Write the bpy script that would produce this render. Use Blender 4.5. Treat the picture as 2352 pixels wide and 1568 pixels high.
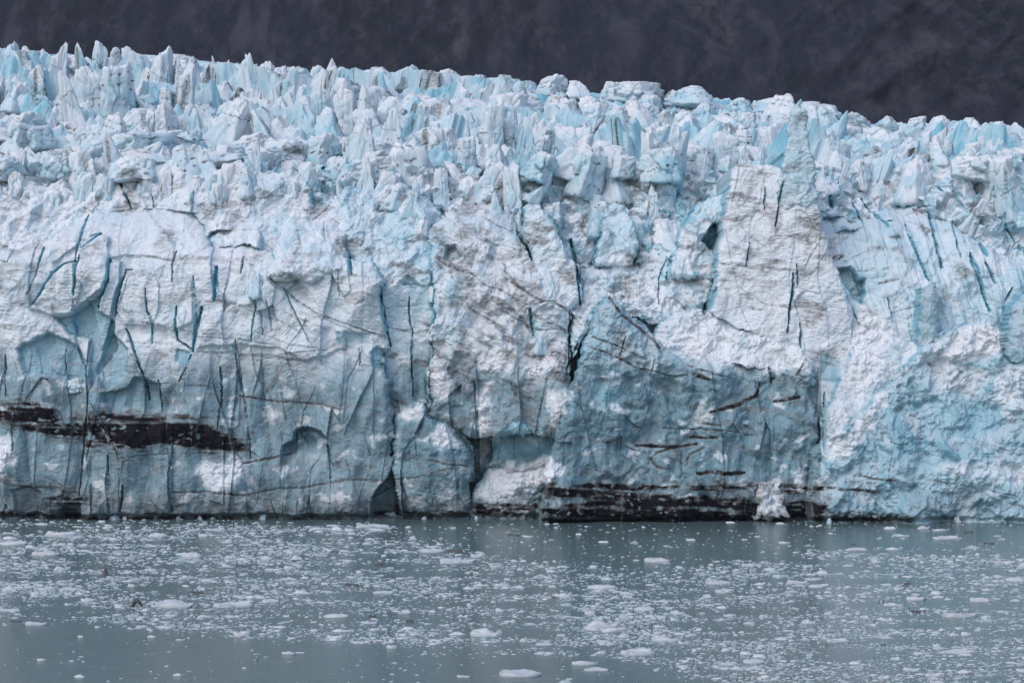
import bpy, bmesh, math, random
import numpy as np

R = math.radians
sc = bpy.context.scene
for o in list(bpy.data.objects):
    bpy.data.objects.remove(o)

# ---------------------------------------------------------------- camera, sky, sun, exposure
FOC, CAMH, HORIZ, CX = 4941.0, 30.0, 894.0, 1176.0      # the photograph read as 2352 x 1568
cam = bpy.data.cameras.new('camera')
camo = bpy.data.objects.new('camera', cam)
sc.collection.objects.link(camo)
sc.camera = camo
cam.sensor_width = 36.0
cam.lens = 36.0 * FOC / 2352.0
cam.shift_y = (HORIZ - 784.0) / 2352.0
cam.clip_start, cam.clip_end = 1.0, 12000.0
camo.location = (0, 0, CAMH)
camo.rotation_euler = (R(90), 0, 0)

SUN_EL, SUN_AZ = 48.0, -38.0            # azimuth measured from behind the camera, negative = from the left
world = bpy.data.worlds.new('World')
sc.world = world
world.use_nodes = True
wn, wl = world.node_tree.nodes, world.node_tree.links
wn.clear()
sky = wn.new('ShaderNodeTexSky')
sky.sky_type = 'NISHITA'
sky.sun_disc = False
sky.sun_elevation = R(SUN_EL)
sky.sun_rotation = R(180 - SUN_AZ)
sky.air_density, sky.dust_density, sky.ozone_density = 1.0, 1.6, 1.4
bg = wn.new('ShaderNodeBackground')
bg.inputs['Strength'].default_value = 0.15
wo = wn.new('ShaderNodeOutputWorld')
wl.new(sky.outputs[0], bg.inputs[0])
wl.new(bg.outputs[0], wo.inputs[0])

sun = bpy.data.lights.new('sun', 'SUN')
sun.energy, sun.angle, sun.color = 0.95, R(40), (1.0, 0.95, 0.915)
suno = bpy.data.objects.new('sun', sun)
sc.collection.objects.link(suno)
az = R(SUN_AZ)
sd_ = (math.sin(az) * math.cos(R(SUN_EL)), -math.cos(az) * math.cos(R(SUN_EL)), math.sin(R(SUN_EL)))
from mathutils import Vector
suno.rotation_euler = Vector(sd_).to_track_quat('Z', 'Y').to_euler()
suno.location = (-300, -300, 500)

sc.view_settings.view_transform = 'Standard'
sc.view_settings.look = 'None'
sc.view_settings.exposure = 0.23
sc.view_settings.gamma = 1.0
sc.view_settings.use_curve_mapping = False
sc.cycles.max_bounces = 5
sc.cycles.diffuse_bounces = 3
sc.cycles.glossy_bounces = 3

rng = np.random.default_rng(7)
random.seed(7)


# ---------------------------------------------------------------- numpy noise
def _h(ix, iy, seed):
    a = (ix.astype(np.int64) * 374761393 + iy.astype(np.int64) * 668265263 + seed * 974634611) & 0xFFFFFFFF
    a = ((a ^ (a >> 13)) * 1274126177) & 0xFFFFFFFF
    a = ((a ^ (a >> 16)) * 2246822519) & 0xFFFFFFFF
    a = a ^ (a >> 13)
    return a.astype(np.float64) / 4294967295.0


def gnoise(x, y, seed=0):                      # gradient noise, about -1..1
    ix, iy = np.floor(x), np.floor(y)
    fx, fy = x - ix, y - iy
    u = fx * fx * fx * (fx * (fx * 6 - 15) + 10)
    v = fy * fy * fy * (fy * (fy * 6 - 15) + 10)
    def g(ax, ay):
        t = _h(ix + ax, iy + ay, seed) * 2 * np.pi
        return np.cos(t) * (fx - ax) + np.sin(t) * (fy - ay)
    a = g(0, 0) * (1 - u) + g(1, 0) * u
    b = g(0, 1) * (1 - u) + g(1, 1) * u
    return (a * (1 - v) + b * v) * 1.5


def fbm(x, y, octv=4, seed=0, gain=0.5):
    s, a = 0, 1.0
    for k in range(octv):
        s = s + a * gnoise(x * 2 ** k, y * 2 ** k, seed + 17 * k)
        a *= gain
    return s


def ridged(x, y, octv=3, seed=0):
    s, a = 0, 1.0
    for k in range(octv):
        s = s + a * (1 - np.abs(gnoise(x * 2 ** k, y * 2 ** k, seed + 13 * k)) * 1.6)
        a *= 0.5
    return s / 1.75


def worley(x, y, seed=0):                      # F1, F2, random ids and offset from the nearest point
    ix, iy = np.floor(x), np.floor(y)
    f1 = np.full(x.shape, 9.0); f2 = np.full(x.shape, 9.0)
    r1 = np.zeros(x.shape); r2 = np.zeros(x.shape); dx1 = np.zeros(x.shape); dy1 = np.zeros(x.shape)
    for ax in (-1, 0, 1):
        for ay in (-1, 0, 1):
            a = _h(ix + ax, iy + ay, seed); b = _h(ix + ax, iy + ay, seed + 5)
            dx = x - (ix + ax + a); dy = y - (iy + ay + b)
            d = np.sqrt(dx * dx + dy * dy)
            n = d < f1
            f2 = np.where(n, f1, np.minimum(f2, d))
            f1 = np.where(n, d, f1)
            r1 = np.where(n, _h(ix + ax, iy + ay, seed + 11), r1)
            r2 = np.where(n, _h(ix + ax, iy + ay, seed + 12), r2)
            dx1 = np.where(n, dx, dx1); dy1 = np.where(n, dy, dy1)
    return f1, f2, r1, r2, dx1, dy1


def facets(x, y, seed, off=1.0, tilt=1.0):     # broken flat plates: one plane per cell; also edge distance and id
    f1, f2, a, b, dx, dy = worley(x, y, seed)
    h = (a - 0.5) * 2 * off + ((b - 0.5) * dx + (np.modf(a * 7.31)[0] - 0.5) * dy) * 2 * tilt
    return h, f2 - f1, np.modf(b * 13.7)[0]


def tnoise(x, y, seed=0):                      # piecewise-flat noise on a triangle lattice: crisp facets, -1..1
    k = (x + y) * 0.36602540378
    i, j = np.floor(x + k), np.floor(y + k)
    u, v = x + k - i, y + k - j
    up = u > v
    a = _h(i, j, seed); c = _h(i + 1, j + 1, seed)
    b = np.where(up, _h(i + 1, j, seed), _h(i, j + 1, seed))
    hi, lo = np.where(up, u, v), np.where(up, v, u)
    return ((1 - hi) * a + (hi - lo) * b + lo * c) * 2 - 1


def tfbm(x, y, octv=3, seed=0, gain=.45):
    s, a = 0, 1.0
    for k in range(octv):
        c, sn = math.cos(.7 * k + .3), math.sin(.7 * k + .3)
        s = s + a * tnoise((x * c - y * sn) * 2.2 ** k, (x * sn + y * c) * 2.2 ** k, seed + 19 * k)
        a *= gain
    return s


def sstep(a, b, x):
    t = np.clip((x - a) / (b - a), 0, 1)
    return t * t * (3 - 2 * t)


def seg_dist(px, py, pts, closed):
    best = np.full(px.shape, 1e9); bt = np.zeros(px.shape)
    n = len(pts)
    L = 0.0
    tot = sum(math.dist(pts[i], pts[(i + 1) % n]) for i in range(n if closed else n - 1))
    for i in range(n if closed else n - 1):
        (x0, y0), (x1, y1) = pts[i], pts[(i + 1) % n]
        ex, ey = x1 - x0, y1 - y0
        l2 = ex * ex + ey * ey + 1e-9
        t = np.clip(((px - x0) * ex + (py - y0) * ey) / l2, 0, 1)
        d = np.hypot(px - x0 - t * ex, py - y0 - t * ey)
        m = d < best
        best = np.where(m, d, best)
        bt = np.where(m, (L + t * math.sqrt(l2)) / tot, bt)
        L += math.sqrt(l2)
    return best, bt


def inside(px, py, pts):
    r = np.zeros(px.shape, bool)
    n = len(pts)
    for i in range(n):
        (x0, y0), (x1, y1) = pts[i], pts[(i + 1) % n]
        if y0 == y1:
            continue
        c = ((y0 > py) != (y1 > py)) & (px < (x1 - x0) * (py - y0) / (y1 - y0) + x0)
        r ^= c
    return r


def poly_sd(PX, PY, pts, pad=30.0):            # signed distance, positive inside, -pad far away
    xs = [p[0] for p in pts]; ys = [p[1] for p in pts]
    m = (PX > min(xs) - pad) & (PX < max(xs) + pad) & (PY > min(ys) - pad) & (PY < max(ys) + pad)
    out = np.full(PX.shape, -pad)
    if m.any():
        a, b = PX[m], PY[m]
        d, _ = seg_dist(a, b, pts, True)
        out[m] = np.maximum(np.where(inside(a, b, pts), d, -d), -pad)
    return out


def line_d(PX, PY, pts, pad=40.0):
    xs = [p[0] for p in pts]; ys = [p[1] for p in pts]
    m = (PX > min(xs) - pad) & (PX < max(xs) + pad) & (PY > min(ys) - pad) & (PY < max(ys) + pad)
    out = np.full(PX.shape, pad); t = np.zeros(PX.shape)
    if m.any():
        d, tt = seg_dist(PX[m], PY[m], pts, False)
        out[m] = np.minimum(d, pad); t[m] = tt
    return out, t


def line_side(PX, PY, pts):                    # +1 right of the line, -1 left (lines run roughly downwards)
    (x0, y0), (x1, y1) = pts[0], pts[-1]
    return np.sign((PX - x0) * (y1 - y0) - (PY - y0) * (x1 - x0)) * (1 if y1 > y0 else -1)


def at(px, py, Y):
    return ((px - CX) / FOC * Y, Y, CAMH + (HORIZ - py) / FOC * Y)


# ---------------------------------------------------------------- objects
def mesh_from(name, verts, faces, mask=None, smooth=True):
    me = bpy.data.meshes.new(name)
    verts = np.asarray(verts, np.float32); faces = np.asarray(faces, np.int32)
    k = faces.shape[1]
    me.vertices.add(len(verts)); me.vertices.foreach_set('co', verts.ravel())
    me.loops.add(faces.size); me.loops.foreach_set('vertex_index', faces.ravel())
    me.polygons.add(len(faces))
    me.polygons.foreach_set('loop_start', np.arange(0, faces.size, k, dtype=np.int32))
    me.polygons.foreach_set('use_smooth', np.full(len(faces), smooth))
    me.update(calc_edges=True)
    if mask is not None:
        at_ = me.attributes.new('mask', 'FLOAT_COLOR', 'POINT')
        at_.data.foreach_set('color', np.asarray(mask, np.float32).ravel())
    return me


def link(name, me, mat=None, label=None, cat=None, group=None, kind=None, parent=None):
    o = bpy.data.objects.new(name, me)
    sc.collection.objects.link(o)
    if mat is not None and not me.materials:
        me.materials.append(mat)
    if label: o['label'] = label
    if cat: o['category'] = cat
    if group: o['group'] = group
    if kind: o['kind'] = kind
    if parent: o.parent = parent
    return o


# ---------------------------------------------------------------- materials
class NT:
    def __init__(self, name):
        self.m = bpy.data.materials.new(name)
        self.m.use_nodes = True
        self.t = self.m.node_tree
        self.t.nodes.clear()
        self.out = self.n('ShaderNodeOutputMaterial')
        self.b = self.n('ShaderNodeBsdfPrincipled')
        self.l(self.b.outputs[0], self.out.inputs[0])

    def n(self, typ, **kw):
        nd = self.t.nodes.new(typ)
        for k, v in kw.items():
            setattr(nd, k, v)
        return nd

    def l(self, a, b):
        self.t.links.new(a, b)

    def val(self, s, x):
        if isinstance(x, (int, float)):
            s.default_value = x
        elif isinstance(x, tuple):
            s.default_value = x
        else:
            self.l(x, s)

    def math(self, op, a, b=0.0, c=0.0, clamp=False):
        nd = self.n('ShaderNodeMath', operation=op, use_clamp=clamp)
        for i, v in enumerate((a, b, c)):
            self.val(nd.inputs[i], v)
        return nd.outputs[0]

    def mix(self, f, a, b, blend='MIX'):
        nd = self.n('ShaderNodeMix', data_type='RGBA', blend_type=blend)
        nd.clamp_factor = True
        self.val(nd.inputs[0], f); self.val(nd.inputs[6], a); self.val(nd.inputs[7], b)
        return nd.outputs[2]

    def ramp(self, x, lo, hi):
        nd = self.n('ShaderNodeMapRange', interpolation_type='SMOOTHSTEP')
        self.val(nd.inputs[0], x); nd.inputs[1].default_value = lo; nd.inputs[2].default_value = hi
        return nd.outputs[0]

    def vec(self, src, scale):
        nd = self.n('ShaderNodeVectorMath', operation='MULTIPLY')
        self.l(src, nd.inputs[0]); nd.inputs[1].default_value = scale
        return nd.outputs[0]

    def noise(self, v, scale, detail=4.0, rough=0.55, dist=0.0):
        nd = self.n('ShaderNodeTexNoise')
        self.l(v, nd.inputs['Vector'])
        nd.inputs['Scale'].default_value = scale
        nd.inputs['Detail'].default_value = detail
        nd.inputs['Roughness'].default_value = rough
        nd.inputs['Distortion'].default_value = dist
        return nd.outputs[0]


def C(r, g, b): return (r, g, b, 1.0)


def ice_material(name, local=False):
    """glacier ice: mask R = blue clear ice, G = dirt, B = crumbled snow, A = dense wet grey-blue ice"""
    k = NT(name)
    a = k.n('ShaderNodeAttribute', attribute_name='mask')
    sep = k.n('ShaderNodeSeparateColor'); k.l(a.outputs['Color'], sep.inputs[0])
    blue, dirt, snow, teal = sep.outputs[0], sep.outputs[1], sep.outputs[2], a.outputs['Alpha']
    geo = k.n('ShaderNodeNewGeometry')
    P = geo.outputs['Position']
    oi = k.n('ShaderNodeObjectInfo')
    # broad mottling
    n1 = k.noise(P, 0.09, 4, 0.6)
    n2 = k.noise(P, 0.45, 5, 0.62, 0.6)
    n3 = k.noise(P, 1.8, 4, 0.65)
    b0 = k.math('ADD', blue, k.math('MULTIPLY', k.math('SUBTRACT', n1, 0.5), 0.9))
    b0 = k.math('ADD', b0, k.math('MULTIPLY', k.math('SUBTRACT', n2, 0.5), 0.7), clamp=True)
    if local:
        b0 = k.math('ADD', b0, k.math('MULTIPLY', k.math('SUBTRACT', oi.outputs['Random'], 0.40), 0.55), clamp=True)
    col = k.mix(b0, C(0.73, 0.76, 0.795), C(0.265, 0.54, 0.64))
    deep = k.ramp(b0, 0.75, 1.3)
    col = k.mix(k.math('MULTIPLY', deep, 0.8), col, C(0.17, 0.42, 0.55))
    tt = k.math('ADD', teal, k.math('MULTIPLY', k.math('SUBTRACT', n2, 0.5), k.math('MULTIPLY', teal, 0.9)), clamp=True)
    # dense ice with faint vertical streaks
    st = k.ramp(k.math('ADD', k.math('MULTIPLY', k.noise(k.vec(P, (1.0, 1.0, 0.12)), 0.7, 4, 0.6), .5), k.math('MULTIPLY', n2, .5)), .30, .70)
    tcol = k.mix(st, C(0.075, 0.145, 0.178), C(0.25, 0.40, 0.465))
    col = k.mix(tt, col, tcol)
    # weathered white crust
    sn = k.math('ADD', snow, k.math('MULTIPLY', k.math('SUBTRACT', n3, 0.5), k.math('MULTIPLY', snow, 0.8)), clamp=True)
    col = k.mix(sn, col, C(0.80, 0.795, 0.81))
    # fine layering: thin wavy near-horizontal foliation
    wv = k.vec(P, (0.05, 0.05, 1.0))
    f1 = k.noise(wv, 1.5, 5, 0.7, 0.3)
    lay = k.ramp(f1, 0.60, 0.74)
    patch = k.ramp(k.noise(P, 0.06, 3, 0.5), 0.42, 0.62)
    layf = k.math('MULTIPLY', k.math('MULTIPLY', lay, patch), 0.40)
    col = k.mix(layf, col, C(0.26, 0.245, 0.24))
    # scattered silt
    sp = k.ramp(k.noise(P, 0.7, 7, 0.78, 1.0), 0.56, 0.76)
    sp2 = k.ramp(k.noise(P, 0.06, 3, 0.6), 0.42, 0.66)
    col = k.mix(k.math('MULTIPLY', k.math('MULTIPLY', sp, sp2), 0.8), col, C(0.22, 0.195, 0.175))
    # dirt carried by the mask
    dn = k.noise(k.vec(P, (0.6, 0.6, 1.3)), 1.3, 6, 0.72)
    dm = k.math('MULTIPLY_ADD', k.math('SUBTRACT', dn, 0.5), 1.1, dirt)
    dm = k.math('MULTIPLY', k.ramp(dm, 0.10, 0.85), k.ramp(dirt, 0.02, 0.15))
    dtone = k.math('MULTIPLY_ADD', k.math('SUBTRACT', dn, 0.5), 0.6, dirt)
    dcol = k.mix(k.ramp(dtone, 0.30, 0.62), C(0.255, 0.222, 0.20), C(0.085, 0.074, 0.070))
    dcol = k.mix(k.ramp(dtone, 0.68, 0.98), dcol, C(0.011, 0.010, 0.014))
    col = k.mix(dm, col, dcol)
    k.l(col, k.b.inputs['Base Color'])
    k.b.inputs['Roughness'].default_value = 0.62
    k.l(k.math('MULTIPLY_ADD', dm, -0.22, 0.28), k.b.inputs['Specular IOR Level'])
    # relief below the mesh
    bump = k.n('ShaderNodeBump'); bump.inputs['Strength'].default_value = 0.45; bump.inputs['Distance'].default_value = 0.5
    cup = k.noise(k.vec(P, (0.55, 0.55, 1.7)), 1.15, 5, 0.68)
    hh = k.math('ADD', k.math('MULTIPLY', cup, 0.75), k.math('MULTIPLY', f1, 0.35))
    hh = k.math('ADD', hh, k.math('MULTIPLY', k.noise(P, 4.5, 4, 0.72), 0.3))
    k.l(hh, bump.inputs['Height'])
    k.l(bump.outputs[0], k.b.inputs['Normal'])
    return k.m


ICE = ice_material('glacier_ice')
SERAC = ice_material('serac_ice', True)


def water_material():
    k = NT('silty_fjord_water')
    tc = k.n('ShaderNodeTexCoord')
    P = tc.outputs['Object']
    n = k.noise(k.vec(P, (0.25, 1.0, 1)), 0.05, 4, 0.6)
    col = k.mix(n, C(0.082, 0.130, 0.130), C(0.108, 0.162, 0.158))
    k.l(col, k.b.inputs['Base Color'])
    k.b.inputs['Roughness'].default_value = 0.17
    k.b.inputs['IOR'].default_value = 1.333
    k.b.inputs['Specular IOR Level'].default_value = 0.30
    bump = k.n('ShaderNodeBump'); bump.inputs['Strength'].default_value = 0.35; bump.inputs['Distance'].default_value = 0.25
    h = k.math('ADD', k.noise(k.vec(P, (0.5, 1, 1)), 0.9, 4, 0.6), k.math('MULTIPLY', k.noise(P, 0.15, 2, 0.5), 1.5))
    k.l(h, bump.inputs['Height']); k.l(bump.outputs[0], k.b.inputs['Normal'])
    return k.m


def floe_material(name, c0, c1):
    k = NT(name)
    geo = k.n('ShaderNodeNewGeometry'); P = geo.outputs['Position']
    oi = k.n('ShaderNodeObjectInfo')
    n = k.noise(P, 2.0, 4, 0.65)
    a = k.n('ShaderNodeAttribute', attribute_name='mask')
    sep = k.n('ShaderNodeSeparateColor'); k.l(a.outputs['Color'], sep.inputs[0])
    f = k.math('ADD', k.math('MULTIPLY', n, 0.5), sep.outputs[0], clamp=True)
    col = k.mix(f, c0, c1)
    dm = k.math('MULTIPLY', sep.outputs[1], k.ramp(k.noise(P, 3.0, 4, 0.7), 0.35, 0.6))
    col = k.mix(dm, col, C(0.05, 0.042, 0.04))
    k.l(col, k.b.inputs['Base Color'])
    k.b.inputs['Roughness'].default_value = 0.55
    bump = k.n('ShaderNodeBump'); bump.inputs['Strength'].default_value = 0.6; bump.inputs['Distance'].default_value = 0.12
    k.l(k.noise(P, 4.0, 5, 0.7), bump.inputs['Height']); k.l(bump.outputs[0], k.b.inputs['Normal'])
    return k.m


WATER = water_material()
FLOE = floe_material('floe_ice', C(0.73, 0.725, 0.745), C(0.33, 0.41, 0.44))
DIRTY = floe_material('dirty_floe_ice', C(0.055, 0.048, 0.045), C(0.16, 0.14, 0.13))


def rock_material():
    k = NT('dark_mountain_rock')
    a = k.n('ShaderNodeAttribute', attribute_name='mask')
    sep = k.n('ShaderNodeSeparateColor'); k.l(a.outputs['Color'], sep.inputs[0])
    geo = k.n('ShaderNodeNewGeometry'); P = geo.outputs['Position']
    n1 = k.noise(P, 0.012, 8, 0.68, 0.0)
    n2 = k.noise(k.vec(P, (1.0, 0.6, 0.5)), 0.07, 9, 0.74, 0.0)
    n3 = k.noise(P, 0.22, 8, 0.80, 0.0)
    col = k.mix(n1, C(0.030, 0.034, 0.056), C(0.060, 0.063, 0.094))
    col = k.mix(k.math('MULTIPLY', k.ramp(n2, 0.45, 0.66), 0.8), col, C(0.108, 0.107, 0.134))
    col = k.mix(k.math('MULTIPLY', k.ramp(n3, 0.47, 0.66), 0.6), col, C(0.085, 0.085, 0.098))
    col = k.mix(k.math('MULTIPLY', a.outputs['Alpha'], 0.8), col, C(0.120, 0.120, 0.145))  # painted ledge shading: lightens the rock colour along the streaks
    vg = k.math('MULTIPLY', sep.outputs[1], k.ramp(k.noise(P, 0.09, 7, 0.74), 0.42, 0.56))
    col = k.mix(k.math('MULTIPLY', vg, 0.8), col, C(0.020, 0.029, 0.026))
    sc_ = k.math('MULTIPLY', sep.outputs[0], k.ramp(n2, 0.38, 0.60))
    col = k.mix(sc_, col, C(0.17, 0.16, 0.16))
    red = k.math('MULTIPLY', sep.outputs[2], k.ramp(n3, 0.5, 0.7))
    col = k.mix(k.math('MULTIPLY', red, 0.6), col, C(0.06, 0.036, 0.048))
    k.l(col, k.b.inputs['Base Color'])
    k.b.inputs['Roughness'].default_value = 0.9
    k.b.inputs['Specular IOR Level'].default_value = 0.15
    bump = k.n('ShaderNodeBump'); bump.inputs['Strength'].default_value = 1.0; bump.inputs['Distance'].default_value = 8.0
    k.l(k.math('ADD', n2, k.math('MULTIPLY', n3, 0.7)), bump.inputs['Height']); k.l(bump.outputs[0], k.b.inputs['Normal'])
    return k.m


ROCK = rock_material()
# thin damp air between the water and the far mountain
hz = bpy.data.materials.new('thin_haze'); hz.use_nodes = True
hz.node_tree.nodes.clear()
hv = hz.node_tree.nodes.new('ShaderNodeVolumePrincipled'); ho = hz.node_tree.nodes.new('ShaderNodeOutputMaterial')
hv.inputs['Color'].default_value = (0.78, 0.84, 1.0, 1.0); hv.inputs['Density'].default_value = 3.0e-5; hv.inputs['Anisotropy'].default_value = 0.1
hz.node_tree.links.new(hv.outputs[0], ho.inputs['Volume'])
HB = ((-3100, 3100), (-60, 2300), (-1.2, 1330))
hvx = [(x, y, z) for x in HB[0] for y in HB[1] for z in HB[2]]
HAZE = (hvx, [(0, 1, 3, 2), (4, 6, 7, 5), (0, 4, 5, 1), (2, 3, 7, 6), (0, 2, 6, 4), (1, 5, 7, 3)], hz)

# ---------------------------------------------------------------- water and mountain
link('haze', mesh_from('haze', HAZE[0], HAZE[1], smooth=False), HAZE[2], kind='stuff')
wv = [(-3050, -55, 0), (3050, -55, 0), (3050, 2290, 0), (-3050, 2290, 0)]
link('water', mesh_from('water', wv, [(0, 1, 2, 3)]), WATER, kind='structure')


def build_mountain():
    xs = np.concatenate([np.linspace(-2600, -460, 40), np.linspace(-450, 450, 420), np.linspace(460, 2600, 40)])
    ss = np.concatenate([np.linspace(0, 190, 24), np.linspace(194, 480, 150), np.linspace(490, 1500, 60)])
    X, S = np.meshgrid(xs, ss)
    Z = S * 0.86 - 4
    Y = 1190 + S * 0.62
    px = CX + FOC * X / Y; py = HORIZ - FOC * (Z - CAMH) / Y
    # spurs and gullies running down to the lower left on the right, nearly straight down on the left
    lean = 0.9 * sstep(1300, 2000, px)
    q = X - lean * (Z - 250)
    d = 5 * ridged(q / 170, Z / 420, 3, 3) + 3.5 * fbm(q / 60, Z / 130, 5, 9) + 2.6 * tfbm(q / 16, Z / 30, 3, 21)
    d += 1.8 * np.abs(fbm(q / 9, Z / 24, 3, 55))
    rib = poly_sd(px, py, [(1960, 230), (2060, 150), (2150, 100), (2165, 135), (2090, 190), (2000, 240)], 60)
    d += 10 * sstep(-15, 25, rib)
    Y2 = Y - d
    Z2 = Z + d * 0.2
    pale = sstep(30, -10, line_d(px, py, [(1040, 40), (1042, 80), (1055, 130)], 40)[0]) * sstep(38, 8, line_d(px, py, [(1042, 30), (1050, 125)], 40)[0])
    pale = np.maximum(pale, 0.55 * sstep(26, 4, line_d(px, py, [(1600, 25), (1650, 60), (1690, 100)], 40)[0]))
    pale = np.maximum(pale, 0.5 * sstep(20, 4, line_d(px, py, [(1040, 20), (1058, 50), (1065, 110)], 40)[0]))
    pale = np.maximum(pale, 0.3 * sstep(60, 10, rib * -1))
    veg = np.maximum(sstep(-40, 40, poly_sd(px, py, [(2200, -30), (2350, -30), (2352, 220), (2230, 210), (2290, 100), (2120, 70), (2010, 80), (2060, 60), (2230, 55)], 60)),
                     0.6 * sstep(-40, 40, poly_sd(px, py, [(1180, 60), (1330, 20), (1300, 90), (1220, 120)], 60)))
    veg = np.maximum(veg, 0.55 * sstep(0.1, 0.5, fbm(X / 120, Z / 120, 3, 77)))
    red = sstep(40, 0, py) * sstep(1650, 1850, px)
    rt = sstep(1250, 1700, px + 120 * gnoise(X / 90, Z / 90, 70))
    ledge = (1 - rt) * sstep(.05, .7, fbm(X / 12, Z / 55, 5, 71)) + rt * sstep(.0, .7, fbm((X - .9 * Z) / 60, (Z + .62 * X) / 13, 5, 72))  # ledges only as colour: pale streaks painted in place of relief shading
    ledge = ledge * sstep(-.4, .4, fbm(X / 70, Z / 60, 3, 73))
    M = np.stack([pale, veg, red, ledge], -1).reshape(-1, 4)
    V = np.stack([X, Y2, Z2], -1).reshape(-1, 3)
    nx, ns = len(xs), len(ss)
    i = np.arange(nx * ns).reshape(ns, nx)
    F = np.stack([i[:-1, :-1], i[:-1, 1:], i[1:, 1:], i[1:, :-1]], -1).reshape(-1, 4)
    link('mountain', mesh_from('mountain', V, F, M), ROCK, kind='structure')


build_mountain()

# ---------------------------------------------------------------- the glacier's upper surface
CREST = [(-400, 90), (0, 104), (60, 112), (150, 118), (300, 122), (380, 122), (480, 138), (590, 142), (650, 152), (720, 153), (800, 150),
         (890, 162), (940, 152), (1000, 160), (1050, 168), (1200, 178), (1400, 190), (1500, 190), (1520, 200), (1600, 201),
         (1650, 212), (1690, 224), (1796, 218), (1840, 226), (1900, 248), (1960, 263), (2130, 268), (2230, 273), (2352, 285), (2800, 320)]
CRX = np.array([c[0] for c in CREST], float); CRY = np.array([c[1] for c in CREST], float)
Y0, Y1, PY0 = 530.0, 720.0, 402.0


def crest(px): return np.interp(px, CRX, CRY)


def hf(X, Y, bump=True):
    px = CX + FOC * X / np.minimum(Y, Y1)
    t = np.clip((Y - Y0) / (Y1 - Y0), -0.3, 1)
    top = crest(px) + 16
    py = PY0 + (top - PY0) * np.sign(t) * np.abs(t) ** 0.9
    z = CAMH + (HORIZ - py) / FOC * np.minimum(Y, Y1)
    z = z - np.maximum(Y - Y1, 0) * 0.22
    return z


def hf_Y(px, py):                              # where on the slope a foot seen at (px, py) stands
    top = float(crest(px)) + 16
    t = (PY0 - py) / (PY0 - top)
    t = max(-0.25, min(0.99, math.copysign(abs(t) ** (1 / 0.9), t)))
    return Y0 + t * (Y1 - Y0)


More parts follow.
